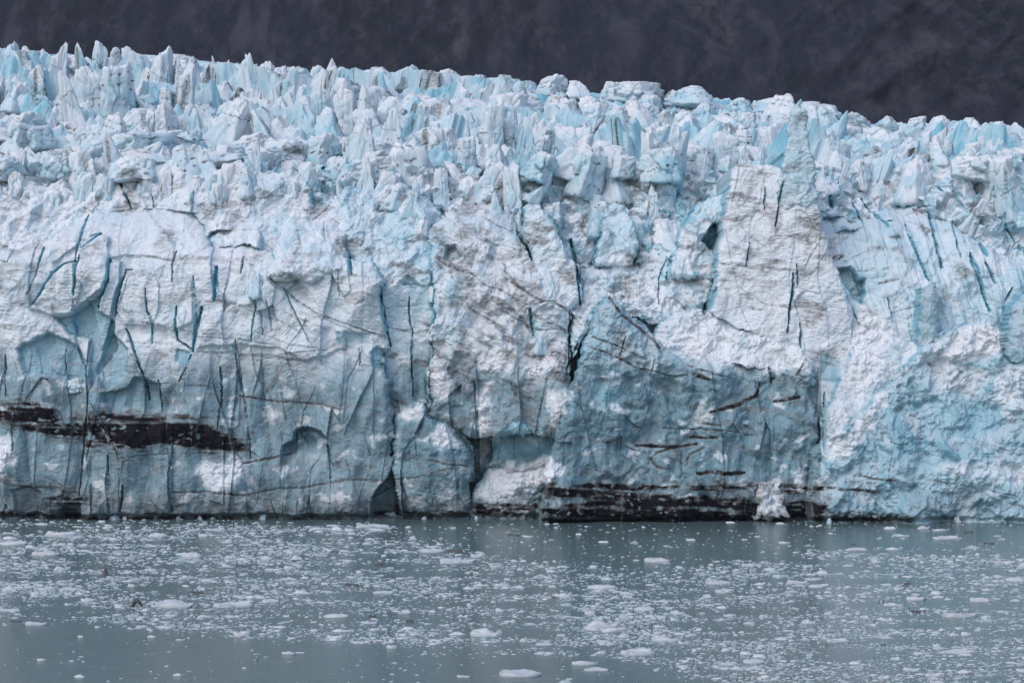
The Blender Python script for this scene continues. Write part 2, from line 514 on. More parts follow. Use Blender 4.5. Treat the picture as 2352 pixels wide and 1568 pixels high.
def build_upper():
    xs = np.concatenate([np.linspace(-260, -186, 40), np.linspace(-185, 185, 760), np.linspace(186, 260, 40)])
    ys = np.concatenate([np.linspace(528, 722, 400), np.linspace(723, 1150, 40)])
    X, Y = np.meshgrid(xs, ys)
    Z = hf(X, Y)
    px = CX + FOC * X / Y
    calm = sstep(1050, 1300, px + 120 * gnoise(X / 40, Y / 40, 18)) * sstep(600, 680, Y)      # smoother backs on the upper right
    wq = .3 * gnoise(X / 9, Y / 9, 5)

    def terraces(S, amp, seed, slant, flute, rag):
        w = Y + .5 * S * gnoise(X / (2.8 * S), Y / (3.5 * S), seed) + slant * X + flute * tfbm(X / 10.5 + wq, Y / (1.6 * S), 3, seed + 1, .5)
        ph = w / S
        n = np.floor(ph); f = ph - n
        a_ = amp * np.clip(.62 + rag * tfbm(X / 12.5 + n * 31.7, n * 3.3, 3, seed + 2, .5) + .25 * gnoise(X / 30 + n * 7.1, n * 1.7, seed + 3), .1, 1.6)
        p = sstep(0, .10, f) * (1 - .55 * sstep(.16, .5, f) - .45 * sstep(.5, 1, f))
        return a_ * p, f, n

    za, fa_, na = terraces(17.0, 9.0, 210, .16, 4.2, .70)
    zb_, fb_, nb_ = terraces(7.0, 4.0, 230, -.30, 1.9, .65)
    zc_, fc_, nc_ = terraces(3.6, 1.8, 250, .35, 1.0, .7)
    h, e, idr = facets(X / 6.0 + wq, Y / 8.0 + wq, 31, .5, .5)
    belt = 1 - .72 * sstep(615, 560, Y + 14 * gnoise(X / 25, Y / 30, 51)) * np.maximum(sstep(1080, 850, px), .7 * sstep(1780, 1950, px))
    za, zb_ = za * belt, zb_ * (.4 + .6 * belt)
    zb_ = zb_ + zc_
    Z = Z - 4.0 - np.maximum(546 - Y, 0) * 1.3 + (za * (1 - .75 * calm) + zb_ * (1 - .6 * calm)) + h + 1.2 * tfbm(X / 4, Y / 5, 4, 33, .55)
    Z = Z + calm * (3.0 * np.abs(gnoise(X / 18 + .2 * Y / 22, Y / 13, 39)) + 1.3 * np.abs(gnoise(X / 7, Y / 8, 40)))
    zmax = CAMH + (HORIZ - crest(px) - 3 - 9 * np.abs(gnoise(X / 7, Y / 40, 47)) - 5 * np.abs(tnoise(X / 3.1, Y / 30, 48))) / FOC * Y
    Z = np.where(Y < 725, np.minimum(Z, zmax), Z)
    lean = .55 * np.clip(1.1 * gnoise(X / 55, Y / 40, 52) + .15 + .55 * sstep(1300, 1750, px), -1, 1)
    XL = X + lean * (za * (1 - .75 * calm) + .6 * zb_)
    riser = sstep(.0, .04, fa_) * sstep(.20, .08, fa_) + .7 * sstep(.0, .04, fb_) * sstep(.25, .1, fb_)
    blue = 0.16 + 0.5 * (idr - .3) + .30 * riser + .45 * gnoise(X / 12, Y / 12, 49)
    blue = blue - .10 * sstep(1050, 700, px)
    dirt = 0.5 * sstep(0.05, 0.7, fbm(X / 13, Y / 9, 4, 15)) + .6 * sstep(.12, .02, np.abs(gnoise(X / 3.0, Y / 30 + Z / 9, 17))) * sstep(0, .4, gnoise(X / 16, Y / 16, 20)) + .55 * sstep(.09, .02, np.abs(gnoise(X / 14, (Z + .2 * X) / 2.2, 16))) * sstep(-.1, .4, fbm(X / 20, Y / 20, 2, 19))
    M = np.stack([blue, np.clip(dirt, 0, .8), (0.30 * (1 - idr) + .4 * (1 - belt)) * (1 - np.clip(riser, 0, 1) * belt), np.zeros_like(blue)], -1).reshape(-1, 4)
    V = np.stack([XL, Y, Z], -1).reshape(-1, 3)
    nx, ny = len(xs), len(ys)
    i = np.arange(nx * ny).reshape(ny, nx)
    F = np.stack([i[:-1, :-1], i[:-1, 1:], i[1:, 1:], i[1:, :-1]], -1).reshape(-1, 4)
    link('glacier', mesh_from('glacier', V, F, M, smooth=False), ICE, kind='structure')


build_upper()

# ---------------------------------------------------------------- the calving front
# name, label, category, outline (photo units at its own distance), distance Y, lean back, edge rounding r (m), style
# style: fac (fracture plates), rub (crumbled lumps), col (vertical columns), str (fine ledges), flu (slanted flutes)
BL = [
    ('ice_bank', 'rough white ice bank at the left edge above the big left buttress', 'ice bank',
     [(-60, 600), (-60, 430), (30, 402), (90, 415), (120, 400), (165, 440), (210, 470), (210, 640), (-60, 640)], 519, .75, 4, dict(fac=1.1, rub=.2, blue=.2, snow=.45, dirt=.12)),
    ('ice_bank', 'broad smooth white ice bank with a blue crevasse above the big left buttress', 'ice bank',
     [(170, 640), (185, 500), (196, 425), (240, 390), (285, 352), (340, 362), (385, 350), (425, 400), (452, 440), (470, 640)], 522.5, .8, 4, dict(fac=.8, str=.4, blue=.15, snow=.5, dirt=.08)),
    ('ice_bank', 'cracked white ice bank with brown smears, left of the brown-topped block', 'ice bank',
     [(440, 640), (425, 520), (440, 420), (480, 385), (540, 362), (600, 390), (660, 372), (700, 410), (720, 470), (740, 640)], 521.5, .8, 4, dict(fac=1.0, str=.4, blue=.2, snow=.4, dirt=.2)),
    ('ice_bank', 'broken blue and white ice bank right of the brown-topped block', 'ice bank',
     [(735, 560), (750, 450), (800, 420), (850, 428), (905, 400), (960, 440), (1010, 470), (1005, 660), (740, 660)], 518.5, .8, 4, dict(fac=1.1, str=.4, blue=.35, snow=.25, dirt=.12)),
    ('ice_wall', 'flat pale ice panel set back right of the big left buttress, split by one vertical crack', 'ice wall',
     [(855, 590), (990, 555), (1005, 700), (992, 760), (995, 860), (990, 970), (875, 970), (868, 640)], 507, .10, 2, dict(fac=.3, str=1, stp=.5, dip=.12, blue=.42, snow=.12)),
    ('ice_buttress', 'broad rounded ice buttress filling the left front above a black dirt band', 'ice cliff',
     [(-90, 1215), (-90, 590), (0, 575), (60, 560), (120, 520), (190, 475), (260, 440), (330, 430), (420, 468), (470, 555), (560, 560), (640, 575), (700, 540), (760, 560),
      (800, 592), (850, 600), (878, 640), (874, 680), (880, 740), (897, 796), (880, 812), (884, 850), (898, 880), (900, 930), (906, 980), (900, 1040),
      (915, 1090), (905, 1215)], 500, .11, 5, dict(fac=.30, str=1.2, stp=1, dip=.06, blue=.15, snow=.35)),
    ('ice_block', 'squat ice block with brown crumbs on top standing above the left buttress', 'ice block',
     [(612, 650), (628, 560), (640, 432), (662, 427), (700, 440), (745, 428), (762, 470), (775, 520), (792, 570), (802, 610), (720, 650)], 503.5, .35, 4, dict(fac=.8, str=.5, blue=.2, snow=.3)),
    ('ice_block', 'white rounded ice block left of the brown-topped block, marked with dark cracks', 'ice block',
     [(462, 590), (478, 480), (500, 445), (555, 438), (588, 466), (604, 530), (600, 590)], 508, .5, 4, dict(fac=.9, blue=.15, snow=.4)),
    ('ice_ridge', 'dirt-streaked ice ridge in the middle with dark slanting bands and a deep hollow', 'ice cliff',
     [(978, 520), (1010, 470), (1060, 450), (1130, 445), (1180, 480), (1200, 540), (1214, 585), (1234, 615), (1247, 668), (1290, 690), (1311, 715), (1312, 860), (1330, 1000), (1100, 1005),
      (985, 960), (992, 760), (1000, 700), (985, 600)], 503, .22, 3, dict(fac=.85, str=1, dip=.5, blue=.12, snow=.12, dirt=.34)),
    ('serac', 'grey-white leaning serac with a brown stain beside the dirt-streaked middle ridge', 'serac',
     [(1206, 470), (1225, 456), (1244, 470), (1276, 520), (1312, 595), (1333, 622), (1334, 690), (1312, 722), (1236, 705), (1220, 600), (1203, 540)], 507, .3, 4, dict(fac=.6, str=.6, blue=.25, snow=.3)),
    ('serac', 'pale blue pointed serac standing above the rubble in the middle', 'serac',
     [(1366, 615), (1374, 520), (1392, 475), (1412, 457), (1440, 470), (1462, 515), (1470, 560), (1450, 615)], 518, .55, 3, dict(fac=.8, blue=.4, snow=.2)),
    ('serac', 'slanting pale serac against the left side of the tall cracked slab', 'serac',
     [(1520, 640), (1560, 540), (1600, 468), (1640, 440), (1672, 430), (1668, 560), (1640, 640)], 514, .35, 3, dict(fac=1., blue=.4, snow=.2)),
    ('ice_rubble', 'heap of tumbled white ice blocks between the middle ridge and the tall slab', 'ice rubble',
     [(1332, 625), (1400, 585), (1450, 560), (1560, 540), (1640, 565), (1648, 700), (1610, 735), (1520, 760), (1440, 720), (1378, 720), (1340, 790), (1310, 830), (1308, 660)], 510, .75, 3,
     dict(fac=1.2, rub=.8, blue=.3, snow=.45)),
    ('ice_slab', 'tall flat slab of white ice with brown stains and black vertical cracks', 'ice slab',
     [(1622, 722), (1640, 650), (1656, 560), (1665, 450), (1682, 388), (1702, 370), (1800, 372), (1840, 372), (1878, 400), (1890, 480), (1906, 560), (1932, 640), (1962, 700),
      (1975, 790), (1960, 1000), (1860, 1000), (1750, 900), (1690, 780)], 503, .16, 3, dict(fac=.28, str=1, stp=.5, dip=.1, blue=.10, snow=.4)),
    ('ice_pinnacle', 'tall narrow blue ice pinnacle with a pointed tip rising over the tall slab', 'ice pinnacle',
     [(1806, 282), (1816, 252), (1828, 240), (1836, 228), (1843, 222), (1846, 250), (1856, 282), (1863, 322), (1872, 400), (1878, 455), (1860, 480), (1825, 474), (1800, 485), (1790, 470), (1787, 420), (1806, 330)],
     505.6, .10, 1.6, dict(dirt=.08, fac=.4, str=.6, blue=.5, snow=.2)),
    ('ice_wall', 'slanting fluted blue-white ice wall right of the tall slab, its ribs leaning right', 'ice wall',
     [(1888, 650), (1886, 510), (1910, 470), (1960, 432), (2040, 440), (2130, 478), (2200, 488), (2280, 560), (2345, 600), (2440, 620), (2440, 830), (2240, 800), (2150, 800), (1980, 780), (1940, 710)],
     509, .28, 3, dict(fac=.55, flu=1, dip=-.3, str=.3, blue=.38, snow=.2)),
    ('snow_chute', 'smooth white chute of crumbled snow spilling down right of the tall slab', 'snow slope',
     [(1928, 650), (1960, 690), (2000, 745), (2080, 775), (2140, 790), (2110, 840), (2040, 900), (1985, 970), (1930, 1070), (1880, 1080), (1872, 960), (1930, 880), (1965, 800)],
     496.5, .42, 3, dict(rub=.34, fac=.6, blue=.1, snow=.5)),
    ('ice_pillar', 'square-topped grey-blue ice pillar standing before the fluted right wall', 'ice pillar',
     [(2106, 820), (2110, 700), (2117, 661), (2135, 657), (2155, 644), (2160, 700), (2165, 820)], 499, .05, 4, dict(fac=.5, str=.4, blue=.45, snow=.0, teal=.4)),
    ('ice_pillar', 'ice pillar cut off by the right edge of the view, topped by rubble', 'ice pillar',
     [(2312, 850), (2320, 740), (2335, 692), (2360, 668), (2440, 668), (2440, 850)], 496, .08, 7, dict(fac=.6, blue=.45, snow=.0, teal=.35)),
    ('ice_rubble', 'long slope of crumbled blue and white ice at the lower right', 'ice rubble',
     [(1850, 1215), (1855, 1030), (1925, 985), (1985, 935), (2040, 885), (2105, 815), (2170, 765), (2240, 738), (2290, 742), (2330, 825), (2440, 800), (2440, 1215)], 492.5, .37, 3,
     dict(rub=.5, fac=1.25, blue=.56, snow=.15, teal=.08, dirt=.06)),
    ('ice_mound', 'snow-topped ice mound low in the middle between two grey-blue columns', 'ice mound',
     [(903, 960), (922, 937), (945, 925), (975, 920), (986, 958), (1032, 975), (1062, 1010), (1080, 1050), (1084, 1120), (1086, 1215), (908, 1215), (896, 1085)], 496, .10, 4,
     dict(fac=.6, col=.5, rub=.15, blue=.3, teal=.45)),
    ('ice_column', 'blue ice column with a white crumbled cap just right of the snow-topped mound', 'ice column',
     [(982, 845), (1000, 818), (1018, 806), (1046, 866), (1062, 955), (1086, 1020), (1092, 1110), (1000, 1110), (978, 950)], 499, .10, 4, dict(fac=.4, col=.6, blue=.45, teal=.35)),
    ('ice_block', 'smooth turquoise ice block set in the recess left of the big prow', 'ice block',
     [(1123, 930), (1148, 862), (1166, 850), (1192, 833), (1214, 880), (1240, 868), (1290, 915), (1306, 955), (1285, 1075), (1180, 1085), (1123, 1075)], 500, .10, 4, dict(fac=.7, col=.2, blue=.75, teal=.25)),
    ('ice_talus', 'white snowy heap at the foot of the turquoise block beside the water', 'snow slope',
     [(1078, 1215), (1084, 1150), (1110, 1085), (1140, 1068), (1180, 1060), (1262, 1045), (1275, 1110), (1255, 1215)], 500, .55, 2, dict(rub=.6, fac=.5, blue=.15, snow=.6)),
    ('snow_shoulder', 'crumbled snowy shoulder on top of the big prow below the tall slab', 'snow slope',
     [(1480, 800), (1545, 722), (1620, 703), (1700, 750), (1800, 790), (1852, 798), (1880, 880), (1820, 900), (1500, 890)], 498.3, .36, 3, dict(rub=.42, fac=.8, blue=.18, snow=.42, dirt=.1)),
    ('ice_prow', 'jutting ice prow right of the middle, dirt-banded above a black waterline', 'ice cliff',
     [(1238, 1215), (1250, 1110), (1270, 1040), (1300, 930), (1330, 850), (1350, 780), (1378, 690), (1400, 677), (1440, 705), (1500, 745), (1528, 795), (1580, 822), (1660, 832), (1750, 842),
      (1800, 850), (1868, 885), (1885, 960), (1892, 1050), (1898, 1215)], 487, .14, 3.5, dict(slx=.13, fac=1.0, col=.3, str=.8, dip=.36, blue=.5, snow=.0, teal=.34, dirt=.1)),
]

# cracks: points, half width (px), depth (m), dirt 0..1, blue 0..1
CR = [
    ([(202, 493), (189, 539), (175, 579), (171, 601)], 3.2, 2.2, .5, .5), ([(234, 536), (210, 556), (190, 570)], 6, 1.6, 0, .9), ([(184, 585), (176, 610), (172, 646), (169, 676)], 5, 1.6, 0, .8),
    ([(102, 568), (89, 603), (75, 641), (61, 676)], 3, 2.0, .3, .8), ([(172, 601), (146, 605), (121, 625), (94, 663), (67, 709)], 6, 1.3, 0, 1),
    ([(252, 595), (251, 641), (229, 690), (224, 706)], 4, 1.8, .1, .9), ([(301, 617), (287, 617), (278, 647), (267, 695), (261, 727)], 4.5, 2.0, .1, 1),
    ([(334, 663), (338, 714), (350, 741), (348, 789)], 3, 1.5, .1, .8), ([(404, 576), (396, 603), (395, 647)], 2.8, 1.2, .8, .2),
    ([(404, 703), (404, 754), (407, 779), (442, 803)], 3.5, 1.6, .2, .9), ([(496, 614), (495, 650), (493, 690)], 6, 2.0, 0, 1), ([(466, 705), (456, 735), (450, 760), (443, 808)], 6, 2.0, 0, .8), ([(440, 815), (428, 850), (412, 876)], 4, 1.6, 0, .8),
    ([(442, 633), (450, 687), (452, 740)], 4, 1.2, 0, .8), ([(286, 752), (299, 781), (314, 824), (329, 857), (338, 917)], 3.8, 2.2, .2, 1),
    ([(202, 779), (199, 824), (197, 849), (202, 909), (200, 950), (189, 1006), (178, 1140)], 2.8, 1.8, .3, .6), ([(596, 633), (590, 700), (579, 754), (578, 787)], 3, 1.1, 0, .9),
    ([(598, 714), (606, 768)], 2, 1.0, 0, .9), ([(542, 781), (540, 790), (543, 857), (558, 911), (571, 1006), (574, 1054)], 2, 1.0, .5, .3),
    ([(504, 844), (509, 890), (507, 925), (500, 984)], 3.5, 1.6, .1, .9), ([(364, 871), (372, 941)], 6, 1.6, 0, .9), ([(399, 1006), (388, 1086), (392, 1175)], 3, 1.3, .3, .5),
    ([(247, 1046), (244, 1127), (249, 1175)], 3, 1.3, .3, .6), ([(283, 1113), (272, 1175)], 3.5, 1.6, .4, .5), ([(12, 814), (11, 857), (12, 911)], 3, 1.6, .4, .4),
    ([(30, 941), (35, 1033)], 3, 1.2, .4, .3), ([(557, 587), (553, 628)], 3, 1.6, .3, .8), ([(801, 587), (808, 628)], 4, 2.2, 0, 1),
    ([(940, 682), (940, 735), (948, 762), (946, 824), (950, 909)], 2.6, 1.5, .6, .2), ([(744, 509), (747, 555)], 2, .8, .3, .5), ([(777, 620), (779, 679)], 2, .7, .1, .6),
    ([(268, 385), (275, 420), (290, 455), (302, 478)], 6, 2.2, 0, 1), ([(330, 400), (345, 440), (352, 475)], 3, 1.4, .2, .6), ([(1003, 434), (1008, 471), (1022, 498)], 3.5, 2.0, .6, .3), ([(1216, 708), (1220, 730), (1225, 770)], 3.5, 2.2, .6, .2), ([(1309, 711), (1309, 786), (1306, 840)], 4, 2.0, .6, .1),
    ([(1327, 791), (1303, 845), (1303, 861)], 4, 1.8, .7, .1), ([(1435, 775), (1424, 818)], 1.6, .8, .7, 0), ([(1503, 825), (1494, 863)], 2.2, 1.0, .4, .3),
    ([(1759, 429), (1757, 455), (1755, 486)], 2.5, 1.5, .5, .4), ([(1799, 418), (1790, 461), (1782, 521)], 3.2, 2.0, .6, .3), ([(1821, 627), (1821, 670), (1813, 711), (1808, 764)], 3.6, 2.4, .6, .3),
    ([(1829, 608), (1833, 654)], 2, 1.2, .7, .1), ([(1839, 743), (1839, 799)], 2.6, 1.4, .3, .7), ([(1723, 557), (1712, 613)], 2.6, .8, .9, 0),
    ([(2131, 487), (2145, 535), (2158, 581), (2169, 613)], 4.5, 2.4, .5, .6), ([(2228, 581), (2253, 651), (2274, 716)], 5.5, 2.4, .1, 1), ([(2263, 603), (2288, 651)], 4, 1.4, 0, 1),
    ([(2080, 516), (2112, 592), (2134, 646)], 4, 1.8, .2, .9), ([(1983, 454), (2010, 490), (2037, 522)], 5, 1.8, 0, 1), ([(1961, 463), (1985, 520)], 4, 1.8, .2, .9),
    ([(2185, 508), (2207, 592)], 3.5, 1.5, .1, .9), ([(2040, 684), (2048, 727)], 2.2, 1.2, .5, .4), ([(1905, 450), (1910, 480)], 4, 2.0, .1, 1), ([(2309, 690), (2325, 660)], 3, 1.4, .1, 1),
    ([(874, 655), (874, 695), (882, 741), (898, 795)], 5, 1.8, .1, .8), ([(1769, 844), (1774, 879)], 4, 1.4, .9, 0), ([(1459, 511), (1475, 549)], 7, 3.0, .3, .9),
    ([(1311, 550), (1324, 603), (1334, 700)], 8, 3.5, .3, .7), ([(1533, 515), (1541, 480), (1560, 440)], 3, 1.5, .5, .5), ([(1511, 700), (1514, 640), (1530, 590)], 3, 1.6, .4, .5),
    ([(650, 660), (668, 700), (700, 760), (720, 800)], 2, .8, .2, .6), ([(613, 690), (625, 760)], 2.4, .9, 0, .9), ([(150, 800), (146, 860)], 4, 1.0, 0, .9),
    ([(1894, 900), (1890, 960), (1896, 1040)], 3, 1.2, .2, .4), ([(2250, 560), (2270, 590)], 5, 1.6, 0, 1), ([(2285, 470), (2310, 520), (2330, 560)], 6, 1.6, 0, 1),
    ([(1090, 880), (1096, 960), (1100, 1060)], 4, 1.4, .1, .7), ([(920, 1100), (935, 1150)], 2, .8, .6, .2), ([(824, 800), (826, 840)], 2, .7, .5, .3), ]
# dirt lines: points, half width (px), strength
DL = [
    ([(620, 638), (682, 690), (731, 722), (777, 738), (844, 760), (895, 776)], 2.0, .75), ([(734, 727), (790, 752), (830, 768)], 1.8, .6), ([(653, 717), (700, 738), (750, 757)], 1.6, .5),
    ([(588, 763), (669, 792), (744, 803)], 1.6, .6), ([(601, 687), (637, 736), (680, 757)], 1.5, .5), ([(820, 752), (893, 778)], 1.8, .6), ([(884, 709), (973, 700)], 1.5, .45),
    ([(890, 752), (944, 765), (979, 771)], 1.8, .65), ([(693, 566), (739, 620)], 1.2, .4), ([(728, 531), (787, 558)], 1.6, .55), ([(1073, 620), (1114, 655), (1146, 663), (1208, 700)], 2.4, .75),
    ([(1108, 498), (1149, 520), (1192, 536)], 2.0, .7), ([(1143, 593), (1162, 609), (1158, 622), (1208, 668)], 2.6, .8), ([(1176, 646), (1214, 673), (1243, 692), (1270, 694), (1295, 706), (1308, 718)], 3.2, .9),
    ([(1176, 684), (1208, 711)], 2.6, .6), ([(1211, 751), (1240, 757), (1295, 756), (1308, 781)], 2.0, .75), ([(1257, 781), (1285, 784), (1308, 794)], 1.8, .65), ([(1176, 778), (1214, 786)], 1.7, .6),
    ([(1359, 773), (1427, 799), (1460, 815), (1486, 824)], 2.4, .85), ([(1348, 794), (1419, 821), (1446, 836), (1472, 848), (1499, 852), (1548, 865), (1580, 861)], 2.6, .9),
    ([(1400, 684), (1427, 724), (1472, 756), (1505, 783), (1521, 810)], 5.5, .7), ([(1580, 840), (1634, 857), (1685, 871)], 2.2, .8), ([(1591, 860), (1626, 871)], 6, .9),
    ([(1462, 1022), (1499, 1024), (1553, 1027), (1602, 1019)], 5, 1.0), ([(1553, 1030), (1513, 1038), (1494, 1054), (1513, 1073), (1540, 1078)], 4, .85), ([(1618, 1027), (1586, 1043), (1578, 1060)], 3.5, .85),
    ([(1602, 1086), (1680, 1086), (1712, 1085)], 5.5, 1.0), ([(1524, 984), (1596, 985), (1675, 989), (1728, 1000)], 2.6, .8), ([(1588, 1003), (1645, 1006)], 5, .95), ([(1607, 973), (1653, 976)], 3.5, .85),
    ([(1631, 946), (1699, 927), (1737, 909), (1747, 879)], 6.5, .95), ([(1432, 1024), (1486, 1041)], 2, .8), ([(1375, 1016), (1405, 1016)], 2, .8), ([(1781, 922), (1835, 911)], 5, .9),
    ([(1767, 844), (1776, 871)], 5, .8), ([(1843, 838), (1832, 860), (1848, 868), (1835, 879)], 3, .8), ([(1978, 1092), (2013, 1100), (2056, 1103)], 4, .9), ([(1902, 1119), (1951, 1124), (2023, 1131)], 4.5, .9),
    ([(2137, 1103), (2226, 1116)], 1.6, .6), ([(2220, 1000), (2277, 1022), (2347, 1046)], 1.6, .6), ([(2266, 1124), (2339, 1140)], 2, .65), ([(1656, 605), (1712, 613), (1790, 619), (1830, 622)], 4.5, .65),
    ([(1943, 600), (1997, 576), (2034, 570)], 1.7, .55), ([(1970, 624), (2010, 616)], 3.2, .6), ([(2023, 649), (2064, 643)], 3.4, .65), ([(2045, 721), (2099, 705)], 1.6, .5), ([(2266, 638), (2320, 630)], 1.6, .5),
    ([(255, 592), (270, 588), (330, 585), (396, 600)], 1.6, .55), ([(61, 627), (80, 622), (105, 630)], 1.5, .45), ([(260, 590), (301, 617), (350, 645)], 1.4, .4), ([(396, 603), (440, 583)], 1.5, .5),
    ([(496, 682), (548, 705), (640, 738)], 1.5, .5), ([(286, 738), (350, 742), (404, 755), (440, 764)], 1.7, .55), ([(452, 774), (540, 778), (620, 790)], 1.7, .6), ([(290, 785), (330, 790), (398, 788)], 4, .42),
    ([(455, 808), (560, 815), (690, 828)], 5, .42), ([(430, 885), (480, 890)], 4, .5), ([(545, 908), (625, 922), (690, 925), (740, 930), (780, 940)], 3.2, .75), ([(620, 922), (585, 915)], 3, .6),
    ([(588, 830), (640, 815), (750, 803)], 1.8, .6), ([(611, 815), (655, 820)], 2, .75), ([(560, 1065), (600, 1055), (640, 1048), (662, 1043)], 3.4, .95), ([(270, 1052), (330, 1046), (400, 1040)], 1.8, .75),
    ([(396, 1130), (480, 1130), (560, 1138), (640, 1122), (700, 1120), (760, 1108), (800, 1100), (870, 1105), (980, 1092)], 3.4, .75), ([(0, 1106), (80, 1120), (170, 1122)], 3, .65),
    ([(995, 1058), (1030, 1066), (1080, 1070), (1100, 1066)], 3.5, .8), ([(1010, 1080), (1075, 1072)], 3, .6), ([(844, 938), (900, 958)], 2.4, .4), ([(588, 1147), (640, 1152)], 2, .6), ([(105, 1095), (170, 1130)], 3, .6),
    ([(1062, 585), (1030, 600), (1040, 640)], 5, .5), ([(1155, 690), (1200, 730), (1225, 770)], 7, .55), ([(1140, 640), (1120, 690), (1160, 720)], 6, .4), ([(1000, 600), (1020, 620)], 6, .45),
    ([(978, 524), (1030, 545), (1060, 560)], 2.4, .6), ([(885, 545), (950, 556), (1000, 548), (1050, 575)], 2.2, .6), ([(820, 545), (850, 552), (885, 553)], 1.6, .55), ([(0, 440), (40, 460), (60, 470)], 3, .6),
    ([(20, 520), (70, 490), (110, 500)], 6, .35), ([(655, 440), (690, 436)], 6, .55), ([(700, 440), (745, 436)], 8, .55), ([(675, 480), (690, 560), (680, 585)], 5, .4), ([(480, 445), (520, 465), (580, 470)], 8, .45), ([(500, 480), (560, 510)], 2.5, .5),
    ([(1390, 500), (1405, 545)], 2, .5), ([(1700, 380), (1690, 430), (1680, 480)], 2, .6), ([(1880, 560), (1860, 590), (1850, 620)], 3, .6), ([(1690, 500), (1720, 540), (1760, 570)], 2, .5), ([(1900, 580), (1860, 640)], 2, .4),
    ([(1735, 480), (1790, 500), (1770, 560)], 14, .42), ([(1830, 500), (1870, 530), (1850, 580)], 12, .38), ([(1660, 620), (1720, 640), (1780, 650)], 8, .4), ([(1700, 660), (1760, 700)], 1.6, .5),
    ([(2100, 480), (2130, 486)], 7, .5), ([(2118, 515), (2130, 540)], 7, .5), ([(2045, 545), (2068, 545)], 8, .6), ([(1918, 590), (1935, 588)], 9, .7), ([(2240, 560), (2265, 575)], 12, .25), ([(1905, 500), (1925, 540)], 7, .4),
]
# recesses (positive) and raised plates (negative): outline, offset m, feather px, blue, teal
RC = [
    ([(146, 607), (172, 603), (170, 676), (167, 717), (121, 725), (67, 709), (94, 663), (121, 625)], -1.5, 3, 0, 0),
    ([(189, 570), (234, 538), (252, 545), (252, 595), (251, 641), (240, 663), (200, 690), (172, 714), (168, 690), (175, 640)], -1.9, 3, 0, 0),
    ([(301, 617), (400, 600), (440, 640), (448, 740), (400, 762), (350, 745), (286, 747), (262, 715), (268, 690), (278, 647)], -1.2, 4, 0, 0),
    ([(200, 480), (320, 440), (350, 500), (400, 560), (400, 600), (340, 587), (255, 592), (235, 535), (205, 545)], -1.0, 4, 0, 0),
    ([(500, 600), (560, 590), (594, 630), (585, 700), (560, 705), (496, 690)], -0.9, 4, 0, 0),
    ([(468, 720), (545, 700), (620, 645), (680, 692), (735, 727), (790, 762), (795, 800), (700, 830), (640, 800), (540, 792), (455, 800)], -1.0, 4, 0, 0),
    ([(121, 728), (167, 720), (240, 668), (226, 712), (260, 735), (262, 800), (225, 860), (205, 900), (202, 780), (160, 770)], 2.4, 4, .6, .3),
    ([(40, 800), (110, 760), (170, 790), (196, 830), (195, 880), (140, 870), (60, 860)], 2.2, 5, .7, .45),
    ([(250, 760), (290, 800), (295, 860), (240, 900), (215, 850)], 1.8, 4, .6, .35),
    ([(230, 905), (290, 890), (310, 865), (355, 875), (372, 950), (250, 955)], 2.2, 3.5, .55, .7),
    ([(405, 800), (440, 808), (430, 842), (404, 830)], .9, 3, .8, .3),
    ([(677, 989), (704, 979), (736, 989), (750, 1006), (760, 1050), (771, 1086), (739, 1100), (642, 1095), (645, 1024), (669, 1012)], 5.0, 2.5, .35, 1.0),
    ([(901, 1078), (853, 1140), (849, 1190), (922, 1190), (909, 1127)], 6, 2, 0, 1.0),
    ([(129, 1170), (148, 1156), (183, 1159), (188, 1195), (125, 1195)], 4.5, 3, 0, .9),
    ([(30, 1125), (60, 1115), (95, 1130), (80, 1190), (35, 1190)], 2.2, 4, 0, .7),
    ([(770, 760), (850, 762), (850, 790), (800, 800), (776, 790)], .9, 4, .4, .2),
    ([(848, 810), (862, 795), (884, 800), (880, 830), (886, 850), (860, 850)], 1.3, 4, .7, .3),
    ([(1022, 565), (1045, 560), (1065, 590), (1038, 602), (1020, 592)], 3.0, 6, .2, .5),
    ([(1634, 514), (1610, 554), (1640, 572), (1650, 540), (1652, 510)], 4.5, 4, .6, .9),
    ([(1634, 665), (1648, 660), (1640, 700), (1622, 726), (1612, 715)], 4.5, 4, .6, .7),
    ([(1926, 619), (1956, 610), (1975, 640), (1992, 640), (1984, 698), (1966, 690), (1943, 657)], 3.5, 5, .5, .5),
    ([(1130, 1000), (1180, 960), (1260, 980), (1250, 1040), (1150, 1045)], .6, 8, .8, .3),
    ([(1360, 870), (1420, 868), (1440, 905), (1400, 950), (1360, 920)], 1.0, 8, .7, .3),
    ([(1455, 850), (1500, 862), (1560, 880), (1600, 900), (1560, 915), (1480, 895)], 1.2, 8, .4, .2),
    ([(2130, 830), (2200, 820), (2290, 860), (2250, 920), (2160, 900)], 1.4, 12, .1, .2),
    ([(2105, 920), (2190, 890), (2290, 930), (2330, 980), (2230, 1010), (2120, 1000)], 1.2, 12, .7, .25),
    ([(2060, 990), (2130, 1010), (2200, 1060), (2130, 1080), (2060, 1060)], 1.3, 10, .7, .2),
    ([(1885, 800), (1935, 830), (1930, 880), (1880, 880)], .6, 6, .6, .3),
    ([(1895, 935), (1935, 930), (1955, 960), (1940, 1000), (1905, 1010)], -1.6, 6, .6, .4),
    ([(2080, 1110), (2240, 1130), (2300, 1160), (2290, 1200), (2080, 1200)], .8, 10, .5, .55),
]
